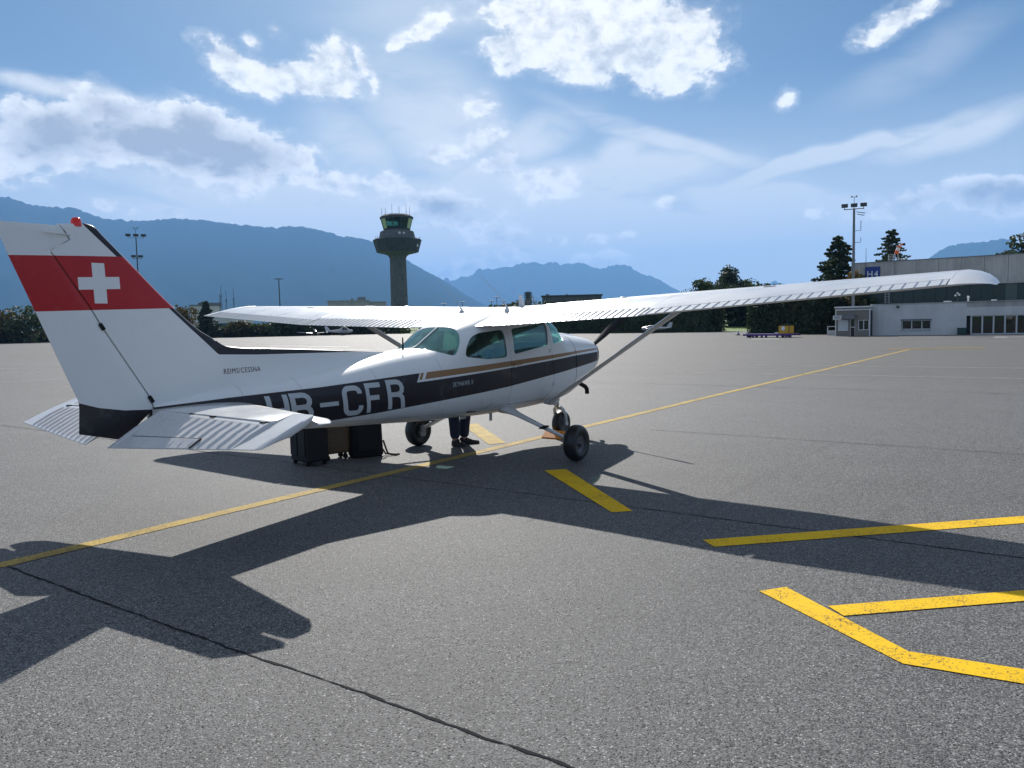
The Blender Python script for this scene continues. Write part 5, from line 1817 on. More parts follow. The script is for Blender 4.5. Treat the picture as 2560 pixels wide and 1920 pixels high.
mb = MB(); mb.box((-60.27, -0.40, 0.02), (-60.2, -0.16, 1.40)); hobj('side_door', mb, M_ROOM, ann)
mb = MB(); mb.box((-60.298, -0.41, 0.03), (-60.285, 20, 1.45)); hobj('dark_room_sheet', mb, M_ROOM, ann)  # thin dark sheet behind the glazing, the unlit room's shade put in its colour
mb = MB(); mb.box((-60.298, -4.95, 0.47), (-60.285, -2.84, 1.19)); hobj('dark_room_sheet', mb, M_ROOM, ann)  # same dark sheet behind the three-pane window, room shade as colour

# roof-top bits on the annex
cam_p = thing('floodlight', 'small pale floodlight cluster on a stub post on the annex roof', 'floodlight', (-63, -1.35, 2.56))
mb = MB(); mb.tube([(0, 0, 0), (0, 0, .62)], 0.03, 6); obj('post', mb, M_POLE, cam_p)
for dy_, dz2 in ((-0.14, .55), (0.12, .60), (0.0, .72)):
    mb = MB(); mb.lathe((0.02, dy_, dz2), (1, dy_, -0.2), [(0.03, -.06), (0.075, 0.0), (0.08, 0.05), (0, 0.052)], 12); obj('lamp_head', mb, M_FRAME, cam_p)
vt = MB(); vt.lathe((-62.5, -0.55, 2.56), (0, 0, 1), [(0.06, 0), (0.06, .30), (0.09, .32), (0.09, .42), (0.02, .47)], 12)
tag(obj('vent_pipe', vt, M_FASCIA, smooth=40), 'white capped vent pipe on the annex roof right of the floodlight', 'vent pipe')
for i, (y, s_, lab) in enumerate(((-2.3, .5, 'flat pale roof hatch lying on the annex roof left of the floodlight'), (1.0, .35, 'flat pale roof hatch lying on the annex roof right of the vent pipe'))):
    mb = MB(); rounded_box(mb, (-63.5, y, 2.56), (-62.6, y + s_, 2.68), 0.03); tag(obj('roof_hatch', mb, M_FASCIA), lab, 'roof hatch')
bk = thing('wall_lamp', 'dark slanted lamp on the annex wall above the three-pane window', 'lamp', (-59.98, -5.2, 2.30))
mb = MB(); mb.obox((0.15, 0, 0.0), (0.30, 0.22, 0.07), ry=math.radians(25), rx=math.radians(-25)); obj('lamp_housing', mb, M_POLE, bk)
mb = MB(); mb.tube([(0, 0, 0), (0.12, 0, 0.0)], 0.025, 6); obj('lamp_arm', mb, M_POLE, bk)
bn = MB(); rounded_box(bn, (-0.28, -0.29, 0.03), (0.28, 0.29, 0.50), 0.03); rounded_box(bn, (-0.30, -0.31, 0.502), (0.30, 0.31, 0.55), 0.02)
bo = obj('waste_bin', bn, simple_mat('green_bin', (0.01, 0.05, 0.045), 0.5), smooth=40); bo.location = (-59.5, -0.66, 0)
tag(bo, 'squat dark green waste bin against the annex wall left of the glazing', 'bin')

# kiosk
kio = thing('kiosk', 'small taupe kiosk with stepped white fascia at the left end of the annex', 'kiosk', (-59, -9.76, 0))
mb = MB()
mb.box((-66, -9.70, 0.0), (-59.25, -7.10, 2.10))
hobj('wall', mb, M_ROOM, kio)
mb = MB()
for y0, y1, z0, z1 in ((-9.70, -9.56, 0, 2.1), (-9.56, -8.76, 0, .43), (-9.56, -8.76, 1.33, 2.1), (-8.76, -8.62, 0, 2.1), (-8.62, -8.22, 1.55, 2.1), (-8.22, -8.0, 0, 2.1), (-8.0, -7.16, 0, .47), (-8.0, -7.16, 1.32, 2.1), (-7.16, -7.10, 0, 2.1)):
    mb.box((-59.248, y0, z0), (-59.0, y1, z1))
hobj('front_wall', mb, M_TAUPE, kio)
for j, (z0, z1, ex_) in enumerate(((2.103, 2.21, .10), (2.213, 2.32, .16), (2.323, 2.43, .22))):
    mb = MB(); mb.box((-66, -9.72 - ex_ * .3, z0), (-59.0 + ex_, -7.08, z1)); hobj('fascia_step', mb, M_FASCIA if j != 1 else M_TAUPE, kio)
mb = MB(); mb.box((-58.99, -9.74, 0.0), (-58.90, -9.68, 2.10)); mb.box((-58.99, -7.14, 0.0), (-58.90, -7.08, 2.10)); hobj('corner_post', mb, M_FASCIA, kio)
mb = MB(); mb.box((-59.2, -9.5, 1.70), (-58.35, -8.10, 1.74)); mb.box((-58.42, -9.5, 1.40), (-58.36, -8.10, 1.699)); hobj('canopy', mb, M_STEELG, kio)
for y0, y1, z0, z1, nn_ in ((-9.55, -8.77, .44, 1.32, 1), (-7.99, -7.17, .48, 1.31, 2)):
    mb = MB()
    mb.box((-59.14, y0, z0), (-59.03, y1, z0 + .05)); mb.box((-59.14, y0, z1 - .05), (-59.03, y1, z1))
    for i in range(nn_ + 1):
        yy = y0 + (y1 - y0 - 0.05) * i / nn_; mb.box((-59.138, yy, z0 + .051), (-59.035, yy + .05, z1 - .051))
    f = hobj('window', mb, M_FASCIA, kio)
    for i in range(nn_):
        a = y0 + (y1 - y0 - .05) * i / nn_ + .052; b = y0 + (y1 - y0 - .05) * (i + 1) / nn_ - .002
        mb = MB(); mb.box((-59.11, a, z0 + .052), (-59.09, b, z1 - .052)); hobj('pane', mb, M_PANE if nn_ == 2 else simple_mat('window_blind', (0.62, 0.65, 0.66), 0.8), f)
mb = MB(); mb.box((-59.16, -8.61, 0.02), (-59.12, -8.23, 1.54)); dd = hobj('door', mb, M_PANE, kio)
mb = MB(); mb.box((-59.118, -8.61, 0.02), (-59.06, -8.57, 1.54)); mb.box((-59.118, -8.27, 0.02), (-59.06, -8.23, 1.54)); mb.box((-59.118, -8.568, .70), (-59.06, -8.272, .76)); hobj('door_frame', mb, M_FASCIA, dd)
sgn = thing('kiosk_sign', 'small pale rectangular sign hung out from the kiosk corner', 'sign', (-58.2, -9.42, 1.36))
mb = MB(); mb.box((0, -0.33, 0), (0.05, 0.33, 0.35)); obj('sign_board', mb, M_CONC2, sgn)
for k, (z, w_) in enumerate(((.25, .40), (.17, .46), (.09, .30))):
    mb = MB(); mb.box((0.052, -w_ / 2, z), (0.056, w_ / 2, z + .03)); obj('sign_print', mb, M_STEELG, sgn)
mb = MB(); mb.box((-0.9, -0.02, .32), (-0.01, 0.02, .36)); obj('bracket', mb, M_STEELG, sgn)
lw = thing('low_wall', 'low concrete wall with a white rail between hedge and kiosk', 'wall', (-62.5, -11.2, 0))
mb = MB(); mb.box((0, 0, 0), (0.2, 1.35, 0.42)); obj('wall', mb, M_CONC2, lw)
mb = MB(); mb.box((0.05, 0, 0.74), (0.12, 1.5, 0.80)); mb.box((0.05, 0, 0.421), (0.12, .06, .739)); mb.box((0.05, 1.3, 0.421), (0.12, 1.36, .739)); obj('rail', mb, M_FASCIA, lw)


# ---- masts
def flood_mast(name, loc, h, label, style):
    t = thing(name, label, 'mast', loc)
    k = h / 11.3; kr = k if style == 0 else k * .55
    mb = MB(); mb.tube([(0, 0, 0), (0, 0, h)], [0.16 * kr, 0.10 * kr], 10); obj('pole', mb, M_STEELG if style == 0 else M_POLE, t, smooth=60)
    d = Vector((CAM_POS[0] - loc[0], CAM_POS[1] - loc[1], 0)).normalized(); s_ = Vector((-d.y, d.x, 0))
    mb = MB(); mb.tube([s_ * 0.85 * k + Vector((0, 0, h - .05)), -s_ * 0.85 * k + Vector((0, 0, h - .05))], 0.04 * kr, 6); obj('cross_arm', mb, M_POLE, t)
    for o_ in (-0.78, 0, 0.78):
        c = s_ * o_ * k + Vector((0, 0, h + 0.27 * k)) + d * 0.1
        mb = MB()
        ax = math.atan2(d.y, d.x)
        mb.obox(c, (0.16 * k, 0.55 * k, 0.30 * k), rz=ax, ry=math.radians(-18 if style == 0 else 68)); mb.tube([c, c - Vector((0, 0, .3 * k))], 0.03 * k, 5)
        obj('flood_lamp', mb, M_POLE, t)
    mb = MB(); mb.tube([(0, 0, h), (0, 0, h + 1.05 * k)], 0.022 * k, 5)
    mb.tube([s_ * .2 * k + Vector((0, 0, h + 1.0 * k)), -s_ * .2 * k + Vector((0, 0, h + 1.0 * k))], 0.02 * k, 5)
    for o_ in (-.2, .2): mb.lathe(s_ * o_ * k + Vector((0, 0, h + 1.0 * k)), (0, 0, 1), [(0.0, -.02), (.06 * k, .0), (.06 * k, .12 * k), (0, .13 * k)], 8)
    obj('wind_sensor', mb, M_POLE, t)
    if style == 0:
        for zz, sz in ((10.9, 1), (10.7, .8)):
            c = s_ * (0.55) * k + Vector((0, 0, zz * k))
            mb = MB(); mb.obox(c, (0.12, 0.75 * sz, 0.05), rz=ax, rx=math.radians(-12)); obj('lamp_arm', mb, M_POLE, t)
        for zz, top in ((9.3, .85), (8.26, .40)):
            mb = MB(); mb.tube([(0, 0, zz * k), s_ * .57 + Vector((0, 0, zz * k)), s_ * .57 + Vector((0, 0, zz * k + top))], 0.03, 6); obj('aerial_bracket', mb, M_STEELG, t)
    else:
        c0 = h - 2.3 * k
        mb = MB(); mb.tube([s_ * .5 * k + Vector((0, 0, c0)), -s_ * .5 * k + Vector((0, 0, c0))], .04 * k, 5); obj('cross_arm', mb, M_POLE, t)
        for o_ in (-.35, .35):
            mb = MB(); mb.obox(s_ * o_ * k + Vector((0, 0, c0 + .25 * k)), (0.16 * k, .5 * k, .28 * k), rz=ax, ry=math.radians(70)); obj('flood_lamp', mb, M_POLE, t)
    return t


flood_mast('flood_mast', (-66, -9.87, 0), 11.2, 'tall grey floodlight mast with three lamps and wind sensor beside the hangar', 0)
p = ground_at(296 + 8, 200)
flood_mast('flood_mast', tuple(p), 23.2, 'distant dark floodlight mast seen just right of the tail fin', 1)
p = ground_at(606, 220)
t = thing('street_lamp', 'distant slim lamp post with two short heads against the mountain, left of the control tower', 'street lamp', tuple(p))
mb = MB(); mb.tube([(0, 0, 0), (0, 0, 15.2)], [.2, .12], 8); obj('pole', mb, M_POLE, t)
for s_ in (1, -1):
    mb = MB(); mb.obox((s_ * 0.4, -s_ * .5, 15.0), (0.5, 0.9, 0.18), rz=0.4); obj('lamp_head', mb, M_POLE, t)

# ---- control tower
p = ground_at(864, 350)
tw = thing('control_tower', 'tall concrete control tower with flared drum and glazed cab above the left wing', 'control tower', tuple(p))
mb = MB(); mb.lathe((0, 0, 0), (0, 0, 1), [(3.85, 0), (3.55, 30.8), (3.7, 31.6), (4.2, 32.4), (5.0, 32.95), (9.0, 33.9)], 28); obj('shaft', mb, M_CONC_D, tw, smooth=35)
M_DRUM = concrete('tower_drum', (0.035, 0.037, 0.038), (0.07, 0.07, 0.07))
dr = MB(); dr.lathe((0, 0, 0), (0, 0, 1), [(9.05, 33.9), (9.1, 33.95), (10.65, 39.3), (10.3, 39.4), (8.0, 39.4)], 12); obj('drum', dr, M_DRUM, tw)
md_ = MB(); md_.lathe((0, 0, 0), (0, 0, 1), [(8.1, 39.41), (7.9, 40.1), (7.25, 42.9), (6.0, 43.2)], 12); mid = obj('mid_level', md_, M_CONC_D, tw)
dcam = np.arctan2(CAM_POS[1] - p[1], CAM_POS[0] - p[0])
for da in (0.14, 0.41):
    a = dcam + da; mb = MB(); mb.lathe((7.35 * math.cos(a), 7.35 * math.sin(a), 41.6), (math.cos(a), math.sin(a), .25), [(0, -.3), (.55, -.3), (.55, .12), (0, .14)], 14); obj('dish', mb, M_CONC2, mid)
cb = MB(); cb.lathe((0, 0, 0), (0, 0, 1), [(5.8, 43.21), (5.82, 44.0), (5.3, 44.0)], 12); cab = obj('cab_base', cb, M_DRUM, tw)
NC = 12
M_CABGLASS = glass_material('cab_glass', (0.42, 0.62, 0.58), 0.6)
for i in range(NC):
    a0, a1 = 2 * math.pi * i / NC, 2 * math.pi * (i + 1) / NC
    q = lambda a, r, z: (r * math.cos(a), r * math.sin(a), z)
    mb = MB(); mb.add([q(a0, 5.85, 44.0), q(a1, 5.85, 44.0), q(a1, 7.0, 48.2), q(a0, 7.0, 48.2), q(a0, 5.80, 44.0), q(a1, 5.80, 44.0), q(a1, 6.95, 48.2), q(a0, 6.95, 48.2)], [(0, 1, 2, 3), (7, 6, 5, 4)]); obj('cab_pane', mb, M_CABGLASS, cab)
    mb = MB(); mb.tube([q(a0, 5.86, 43.9), q(a0, 7.02, 48.3)], 0.13, 5); obj('mullion', mb, M_POLE, cab)
mb = MB(); mb.lathe((0, 0, 0), (0, 0, 1), [(6.9, 48.21), (7.3, 48.3), (7.25, 49.2), (5.9, 50.0), (3.2, 50.3), (0.5, 50.4)], 12); obj('cab_roof', mb, M_DRUM, tw)
ib = MB(); side = dcam + math.pi / 2
ib.obox((-2.2 * math.cos(side - math.pi) * 0 - 2.6 * math.cos(dcam + math.pi / 2 + math.pi), -2.6 * math.sin(dcam + math.pi / 2 + math.pi), 46.0), (3.2, 4.2, 4.3), rz=dcam); obj('cab_core', ib, M_DRUM, cab)
ib = MB(); ib.lathe((0, 0, 44.02), (0, 0, 1), [(5.2, 0), (5.3, .9), (4.4, .95), (4.3, 0)], 12); obj('console', ib, M_DRUM, cab)
Rv = Vector((RIGHT[0], RIGHT[1], 0)).normalized()
for o_, hh in ((-6.4, 4.6), (-4.8, 4.2), (-1.9, 5.6), (1.2, 4.2), (4.3, 5.7), (5.8, 4.8)):
    b = Rv * o_; zz = 50.2 - abs(o_) * .14
    mb = MB(); mb.tube([b + Vector((0, 0, zz - .4)), b + Vector((0, 0, zz + hh - .4))], [.11, .06], 6); obj('roof_aerial', mb, M_POLE, tw)
for o_ in (-9.4, -8.6, 8.2, 9.8):
    b = Rv * o_; mb = MB(); mb.tube([b + Vector((0, 0, 39.3)), b + Vector((0, 0, 40.4 + (o_ < 0) * .9))], .09, 5); mb.tube([b + Vector((0, 0, 40.2)) - Rv * .4, b + Vector((0, 0, 40.3)) + Rv * .5], .07, 5); obj('gallery_aerial', mb, M_POLE, tw)
a = dcam - 0.08; mb = MB(); mb.obox((3.84 * math.cos(a), 3.84 * math.sin(a), 11), (.1, .9, 1.0), rz=a); obj('shaft_window', mb, M_POLE, tw)
a = dcam + 1.05; mb = MB(); mb.obox((9.9 * math.cos(a), 9.9 * math.sin(a), 36.4), (.5, .6, 1.1), rz=a); obj('drum_window', mb, M_FASCIA, tw)


# ---- distant buildings
def far_block(name, px0, px1, ytop, dist, depth, label, mat, windows=0, roof=None, rooftop=()):
    a, b = ground_at(px0, dist), ground_at(px1, dist)
    w_ = np.linalg.norm(b - a); top = sight((px0 + px1) / 2, ytop, dist)[2]
    t = thing(name, label, 'building', tuple(a), math.atan2(b[1] - a[1], b[0] - a[0]))
    mb = MB(); mb.box((0, 0, 0), (w_, depth, top)); obj('wall', mb, mat, t)
    mb = MB(); mb.box((-.3, -.35, top + .003), (w_ + .3, depth + .3, top + .4)); rf = obj('roof', mb, roof or mat, t)
    # windows face the apron (local -Y or +Y whichever looks at the camera)
    if windows:
        n = max(2, int(w_ / 4.0))
        for r in range(windows):
            z0 = top * (0.2 + 0.72 * r / windows)
            for i in range(n):
                x0 = w_ * (i + .2) / n
                mb = MB(); mb.box((x0, -0.06, z0), (x0 + w_ / n * .6, -0.003, z0 + top * .42 / windows)); f = obj('window', mb, M_FRAME, t)
                mb = MB(); mb.box((x0 + .15, -0.10, z0 + .15), (x0 + w_ / n * .6 - .15, -0.062, z0 + top * .42 / windows - .15)); obj('pane', mb, M_PANE, f)
    for fx0, fx1, hh in rooftop:
        mb = MB(); mb.box((w_ * fx0, depth * .3, top + .4), (w_ * fx1, depth * .7, top + .4 + hh)); obj('roof_plant', mb, M_STEELG, rf)
    return t


# +Y local points away from the camera when px grows rightwards
far_block('terminal_building', 412, 478, 661, 262, 30, 'distant low pale terminal roof partly hidden behind the left wing tip', M_CONC2, 0, M_STEELG, ((.25, .98, .9), (.35, .6, 1.3)))
far_block('office_block', 709, 800, 650.5, 400, 40, 'distant flat roofed grey block left of the control tower', M_CONC, 2, M_CONC, ((.55, .62, 1.4), (.72, .92, 2.0)))
far_block('office_block', 798, 835, 653, 402, 30, 'lower grey wing of the flat roofed block beside the tower shaft', M_CONC, 1, M_CONC)
far_block('storage_shed', 455, 548, 679, 236, 14, 'pale shed with ribbed wall half hidden by bushes under the left wing', M_CONC2, 1, M_STEELG)
far_block('long_shed', 1172, 1300, 640, 215, 22, 'long dark flat roofed hall on the skyline right of the cabin roof', M_CONC_D, 2, M_POLE, ((.05, .10, .6), (.4, .43, .5)))
p = ground_at(1142, 270)
t = thing('water_tower', 'slim dark square tower among bare trees on the skyline above the cabin', 'tower', tuple(p))
mb = MB(); mb.box((-.9, -.9, 0), (.9, .9, 10)); obj('shaft', mb, M_CONC_D, t)
for z in (10.3, 11.0, 11.7): mb = MB(); mb.box((-1.0, -1.0, z), (1.0, 1.0, z + .45)); obj('louvre_ring', mb, M_POLE, t)
mb = MB(); mb.box((-.6, -.6, 10.0), (.6, .6, 12.4)); obj('head', mb, M_POLE, t)
for i, (px, y, dist, lab) in enumerate(((478.5, 616, 255, 'tallest of the thin lattice aerials behind the left wing tip'), (489, 627, 255, 'middle lattice aerial behind the left wing tip'), (505, 624, 255, 'right hand thin aerial behind the left wing tip'), (475, 634, 255, 'shortest lattice aerial at left of the cluster behind the wing tip'))):
    p = ground_at(px + 2, dist); top = sight(px, y, dist)[2]
    t = thing('radio_mast', lab, 'radio mast', tuple(p), 0, 'aerials behind the left wing tip')
    mb = MB()
    for sx_, sy_ in ((-.35, -.2), (.35, -.2), (0, .35)): mb.tube([(sx_, sy_, 0), (sx_ * .5, sy_ * .5, top * .8)], .05, 4)
    for k in range(16): z = top * .8 * k / 16; mb.tube([(-.35 + .17 * k / 16, -.2, z), (.35 - .17 * k / 16, -.2, z + top * .05)], .03, 4)
    obj('lattice', mb, M_POLE, t, kind='stuff')
    mb = MB(); mb.tube([(0, 0, top * .75), (0, 0, top)], .06, 5); obj('whip', mb, M_POLE, t)
for i, (px, y, lab) in enumerate(((1000, 652, 'low lamp post with a cross arm on the skyline right of the left antenna'), (960, 656, 'shortest lamp post on the skyline above the cabin roof'), (1063, 650, 'thin lamp post on the skyline just left of the tall aerial pole'), (1074, 642, 'tall thin pole on the skyline above the cabin roof'), (1088, 651, 'thin leaning pole on the skyline right of the tall pole'))):
    p = ground_at(px, 300); top = sight(px, y, 300)[2]
    t = thing('street_lamp', lab, 'street lamp', tuple(p), 0, 'poles on the skyline above the cabin')
    mb = MB(); mb.tube([(0, 0, 0), (0, 0, top)], [.16, .1], 6); obj('pole', mb, M_POLE, t)
    mb = MB(); mb.tube([Rv * -1.0 + Vector((0, 0, top)), Rv * 1.0 + Vector((0, 0, top))], .13, 5); obj('lamp_head', mb, M_POLE, t)

# ================================================================== VEHICLES AND SMALL THINGS ACROSS THE APRON
M_PURPLE = simple_mat('purple_cart', (0.06, 0.015, 0.17), 0.5)
M_YELBOX = simple_mat('yellow_equipment', (0.62, 0.36, 0.02), 0.5)
ct = thing('baggage_trailer', 'long low purple flatbed trailer parked in front of the right hedge', 'trailer', (-56.4, -14.2, 0), math.radians(-12))
mb = MB(); mb.box((-.75, -2.2, .24), (.75, 2.15, .32)); obj('deck', mb, M_PURPLE, ct)
mb = MB(); mb.box((-.78, -2.22, .17), (-.70, 2.17, .30)); mb.box((.752, -2.22, .17), (.80, 2.17, .30)); obj('side_rail', mb, M_PURPLE, ct)
for y in (-1.9, -1.4, -0.6, -0.2, 0.8, 1.6, 1.95):
    mb = MB(); mb.box((.55, y, .03), (.70, y + .12, .239)); obj('leg', mb, M_PURPLE, ct)
for y in (-1.7, 1.3):
    for x in (-.6, .45):
        mb = MB(); mb.lathe((x, y, .14), (1, 0, 0), [(0, 0), (.14, 0), (.14, .1), (0, .1)], 16); obj('wheel', mb, M_TYRE, ct, smooth=40)
gp = thing('power_unit', 'boxy yellow equipment unit with round white disc standing on the purple trailer', 'equipment', (-56.55, -13.05, .32), math.radians(-12))
mb = MB(); rounded_box(mb, (-.4, -.48, 0), (.4, .48, .66), .04); obj('housing', mb, M_YELBOX, gp, smooth=40)
mb = MB(); mb.box((-.42, -.5, .662), (.42, .5, .72)); mb.box((.40, -.50, .0), (.43, -.46, .66)); mb.box((.40, .46, 0), (.43, .50, .66)); obj('frame', mb, M_BLACK, gp)
mb = MB(); mb.lathe((.402, -0.05, .44), (1, 0, 0), [(0, 0), (.17, 0), (.17, .02), (0, .022)], 20); obj('disc', mb, M_SIGNW, gp)
for y in (-.36, -.12, .12, .36): mb = MB(); mb.lathe((.15, y, .72), (0, 0, 1), [(.05, 0), (.05, .05), (0, .055)], 10); obj('cap', mb, M_BLACK, gp)
mb = MB(); rounded_box(mb, (-.3, -.85, 0), (.3, -.52, .10), .02); obj('cable_tray', mb, M_FRAME, gp)
for i, (x, y, lab) in enumerate(((-66.3, -20.5, 'left of two small dark cones standing left of the purple trailer'), (-66.6, -19.7, 'right of two small dark cones standing left of the purple trailer'))):
    t = thing('traffic_cone', lab, 'cone', (x, y, 0), 0, 'cones left of the purple trailer')
    mb = MB(); mb.box((-.2, -.2, 0), (.2, .2, .04)); obj('base', mb, M_BLACK, t)
    mb = MB(); mb.lathe((0, 0, .042), (0, 0, 1), [(.15, 0), (.10, .16), (.085, .18), (.04, .34), (0, .36)], 12); obj('cone_body', mb, M_STEELG, t, smooth=40)
    mb = MB(); mb.lathe((0, 0, .2), (0, 0, 1), [(.108, 0), (.088, .07)], 12, cap=False); obj('band', mb, M_SIGNW, t)

labs = ['leftmost white pyramid marker, beside the tail fin at the apron edge', 'white pyramid marker at the apron edge under the outer left wing', 'white pyramid marker left of the parked low-wing aircraft', 'white pyramid marker in front of the parked high-wing aircraft',
        'small dark marker left of the high-wing aircraft', 'white pyramid marker right of the parked high-wing aircraft']
proto = None
for i, ((px, y), lab) in enumerate(zip(((117, 739), (500, 726.5), (612, 724.5), (722, 722.5), (552, 725.5), (806, 720)), labs)):
    d = bearing(px, y); tt = -CAM_POS[2] / d[2]; loc = CAM_POS + d * min(tt, 195)
    loc = (loc[0], loc[1], 0)
    if proto is None:
        proto = t = thing('apron_marker', lab, 'marker', loc, 0.4, 'pyramid markers along the far apron edge')
        mb = MB(); mb.box((-.75, -.75, 0), (.75, .75, .12)); obj('base', mb, M_BLACK, t)
        mb = MB(); mb.rings([[(-.6, -.6, .121), (.6, -.6, .121), (.6, .6, .121), (-.6, .6, .121)], [(-.12, -.12, .85), (.12, -.12, .85), (.12, .12, .85), (-.12, .12, .85)]]); obj('pyramid', mb, M_FASCIA, t)
    else:
        dup(proto, loc, 0.4 + i, lab, 0.45 if i == 4 else 1.0)


def small_plane(label, loc, heading, high, cols, sc=1.0):
    """a simplified parked light aircraft, nose along local -X"""
    t = thing('parked_aircraft', label, 'aircraft', loc, heading, 'light aircraft parked along the far hedge')
    t.scale = (sc,) * 3
    body, wingm, dark = cols
    mb = MB(); rings = []
    for x, w_, zb_, zt_ in ((-1.6, .12, 1.05, 1.25), (-1.35, .40, .80, 1.42), (-.6, .50, .62, 1.50), (.0, .56, .58, 2.0 if high else 1.75), (1.0, .56, .58, 2.1 if high else 1.85), (1.9, .48, .64, 1.62), (3.5, .28, .80, 1.40), (5.3, .08, 1.05, 1.30)):
        rings.append([(x, w_ * math.copysign(abs(math.cos(a)) ** .7, math.cos(a)), (zb_ + zt_) / 2 + (zt_ - zb_) / 2 * math.copysign(abs(math.sin(a)) ** .7, math.sin(a))) for a in np.linspace(0, 2 * math.pi, 17)[:-1]])
    mb.rings(rings); obj('fuselage', mb, body, t, smooth=50)
    wz, wd = (2.05, .03) if high else (.78, .08)
    for s in (1, -1):
        mb = MB(); rings = []
        for y, c, x0, z in ((0.3, 1.6, -.05, wz), (2.6, 1.55, 0.0, wz + wd * 2), (5.0, 1.15, .15, wz + wd * 4.6), (5.2, .7, .35, wz + wd * 4.7)):
            rings.append([(x0 + c * u, y * s, z + c * .12 * naca_t(u) * sg) for u, sg in ((0, 1), (.1, 1), (.3, 1), (.6, 1), (1, 1), (.6, -1), (.3, -1), (.1, -1))])
        mb.rings(rings); obj('wing', mb, wingm, t, smooth=50)
        mb = MB(); rings = []
        for y, c, x0 in ((0.05, .95, 4.35), (1.6, .7, 4.6)):
            rings.append([(x0 + c * u, y * s, 1.22 + .09 * naca_t(u) * sg) for u, sg in ((0, 1), (.2, 1), (1, 1), (.2, -1))])
        mb.rings(rings); obj('tailplane', mb, wingm, t)
        mb = MB(); mb.lathe((.75, 1.25 * s, .21), (0, s, 0), [(0, -.07), (.2, -.07), (.2, .07), (0, .07)], 14); wl = obj('wheel', mb, M_TYRE, t, smooth=40)
        mb = MB(); mb.tube([(.75, .45 * s, .66), (.75, 1.2 * s, .22)], .05, 6); obj('gear_leg', mb, wingm, t)
        if high:
            mb = MB(); mb.tube([(.3, .55 * s, .72), (.6, 2.5 * s, wz + .1)], .06, 6); obj('wing_strut', mb, wingm, t)
    mb = MB(); mb.rings([[(4.1, -.05, 1.3), (5.4, -.05, 1.3), (5.4, .05, 1.3), (4.1, .05, 1.3)], [(4.95, -.025, 2.45), (5.6, -.025, 2.45), (5.6, .025, 2.45), (4.95, .025, 2.45)]]); obj('fin', mb, wingm, t)
    mb = MB(); mb.box((-.15, -.57, 1.42), (1.1, .57, 1.80 if high else 1.72)); obj('cabin_glass' if high else 'cabin_cover', mb, dark, t)
    mb = MB(); mb.lathe((-1.05, 0, .19), (0, 1, 0), [(0, -.06), (.18, -.06), (.18, .06), (0, .06)], 14); obj('nose_wheel', mb, M_TYRE, t, smooth=40)
    mb = MB(); mb.obox((-1.68, 0, 1.15), (.05, .12, 1.8), rx=.9); obj('propeller', mb, M_BLACK, t)
    return t


p = ground_at(680, 176)
small_plane('parked low-wing light aircraft with a dark cover, far left under the wing', tuple(p), math.atan2(-FWD[1], -FWD[0]) + math.pi + .35, False, (M_DARK, M_WHITE, M_BLACK), .72)
p = ground_at(748, 172)
small_plane('parked white high-wing light aircraft seen from its side under the left wing', tuple(p), math.atan2(-RIGHT[1], -RIGHT[0]) + .2, True, (M_WHITE, M_WHITE, M_BLACK), .82)
p = ground_at(1400, 104)
small_plane('grey parked low-wing aircraft beside the dark hedge, behind the wing strut', tuple(p), math.atan2(-RIGHT[1], -RIGHT[0]) + math.pi - .3, False, (M_ALU, M_ALU, M_DARK), .56)

# ================================================================== PLANTING
# far left row at the apron edge
row = [(-55, 190, 8.0, 9, 0), (5, 190, 7.0, 8.5, 2), (62, 188, 7.6, 9.5, 0), (118, 186, 6.8, 8.5, 0), (178, 190, 6.5, 8, 0), (240, 190, 6.5, 9, 0), (305, 192, 6.5, 9, 0), (352, 195, 7.4, 8, 0), (392, 192, 7.2, 7.5, 2),
       (515, 186, 3.6, 5.5, 2), (556, 186, 2.8, 6, 0), (600, 184, 4.2, 6, 0), (648, 184, 4.8, 8, 0), (700, 184, 4.4, 7, 0), (742, 182, 4.6, 6, 2), (782, 182, 4.8, 8, 0), (835, 182, 4.8, 8, 0)]
names = ['leftmost dark bushy tree at the picture edge beyond the apron', 'yellowing bushy tree at the far left edge of the apron', 'dark round tree just left of the tail fin', 'dark tree partly hidden behind the red tail band', 'bushy tree hidden behind the rudder', 'bushy tree hidden behind the lower fin', 'bushy tree behind the middle of the fin',
         'green tree just right of the fin leading edge', 'yellow green tree right of the tail fin, left of the terminal roof', 'low yellowing bush under the outer left wing', 'small dark bush under the left wing in front of the pale shed', 'dark bush right of the pale shed under the left wing',
         'dark bush behind the low-wing parked aircraft', 'dark bush between the two parked aircraft', 'autumn coloured bush behind the parked high-wing aircraft', 'dark bush right of the parked high-wing aircraft', 'dark bush behind the cabin roof at left']
for i, ((px, dist, h, w_, a), nm) in enumerate(zip(row, names)):
    p = ground_at(px, dist)
    broad_tree(tuple(p), h, w_, nm, 100 + i, M_AUTUMN if a == 2 else M_LEAF, 1700, group='trees along the far left edge', base=0.02, leaf=.55, name='bushy_tree')
p = ground_at(446, 188); conifer(tuple(p), 8.2, 6.2, 'dark pointed conifer right of the fin in front of the terminal', 140, 2400, leaf=.5)
a, b = ground_at(-120, 200), ground_at(880, 192)
for i in range(4):
    q0, q1 = a + (b - a) * i / 4, a + (b - a) * (i + 1) / 4
    hedge(q0[:2], q1[:2], 4.0, 2.5, ['leftmost', 'second', 'third', 'fourth'][i] + ' stretch of low dark hedge along the far apron edge, counted from the left', 150 + i, 2200, .55)
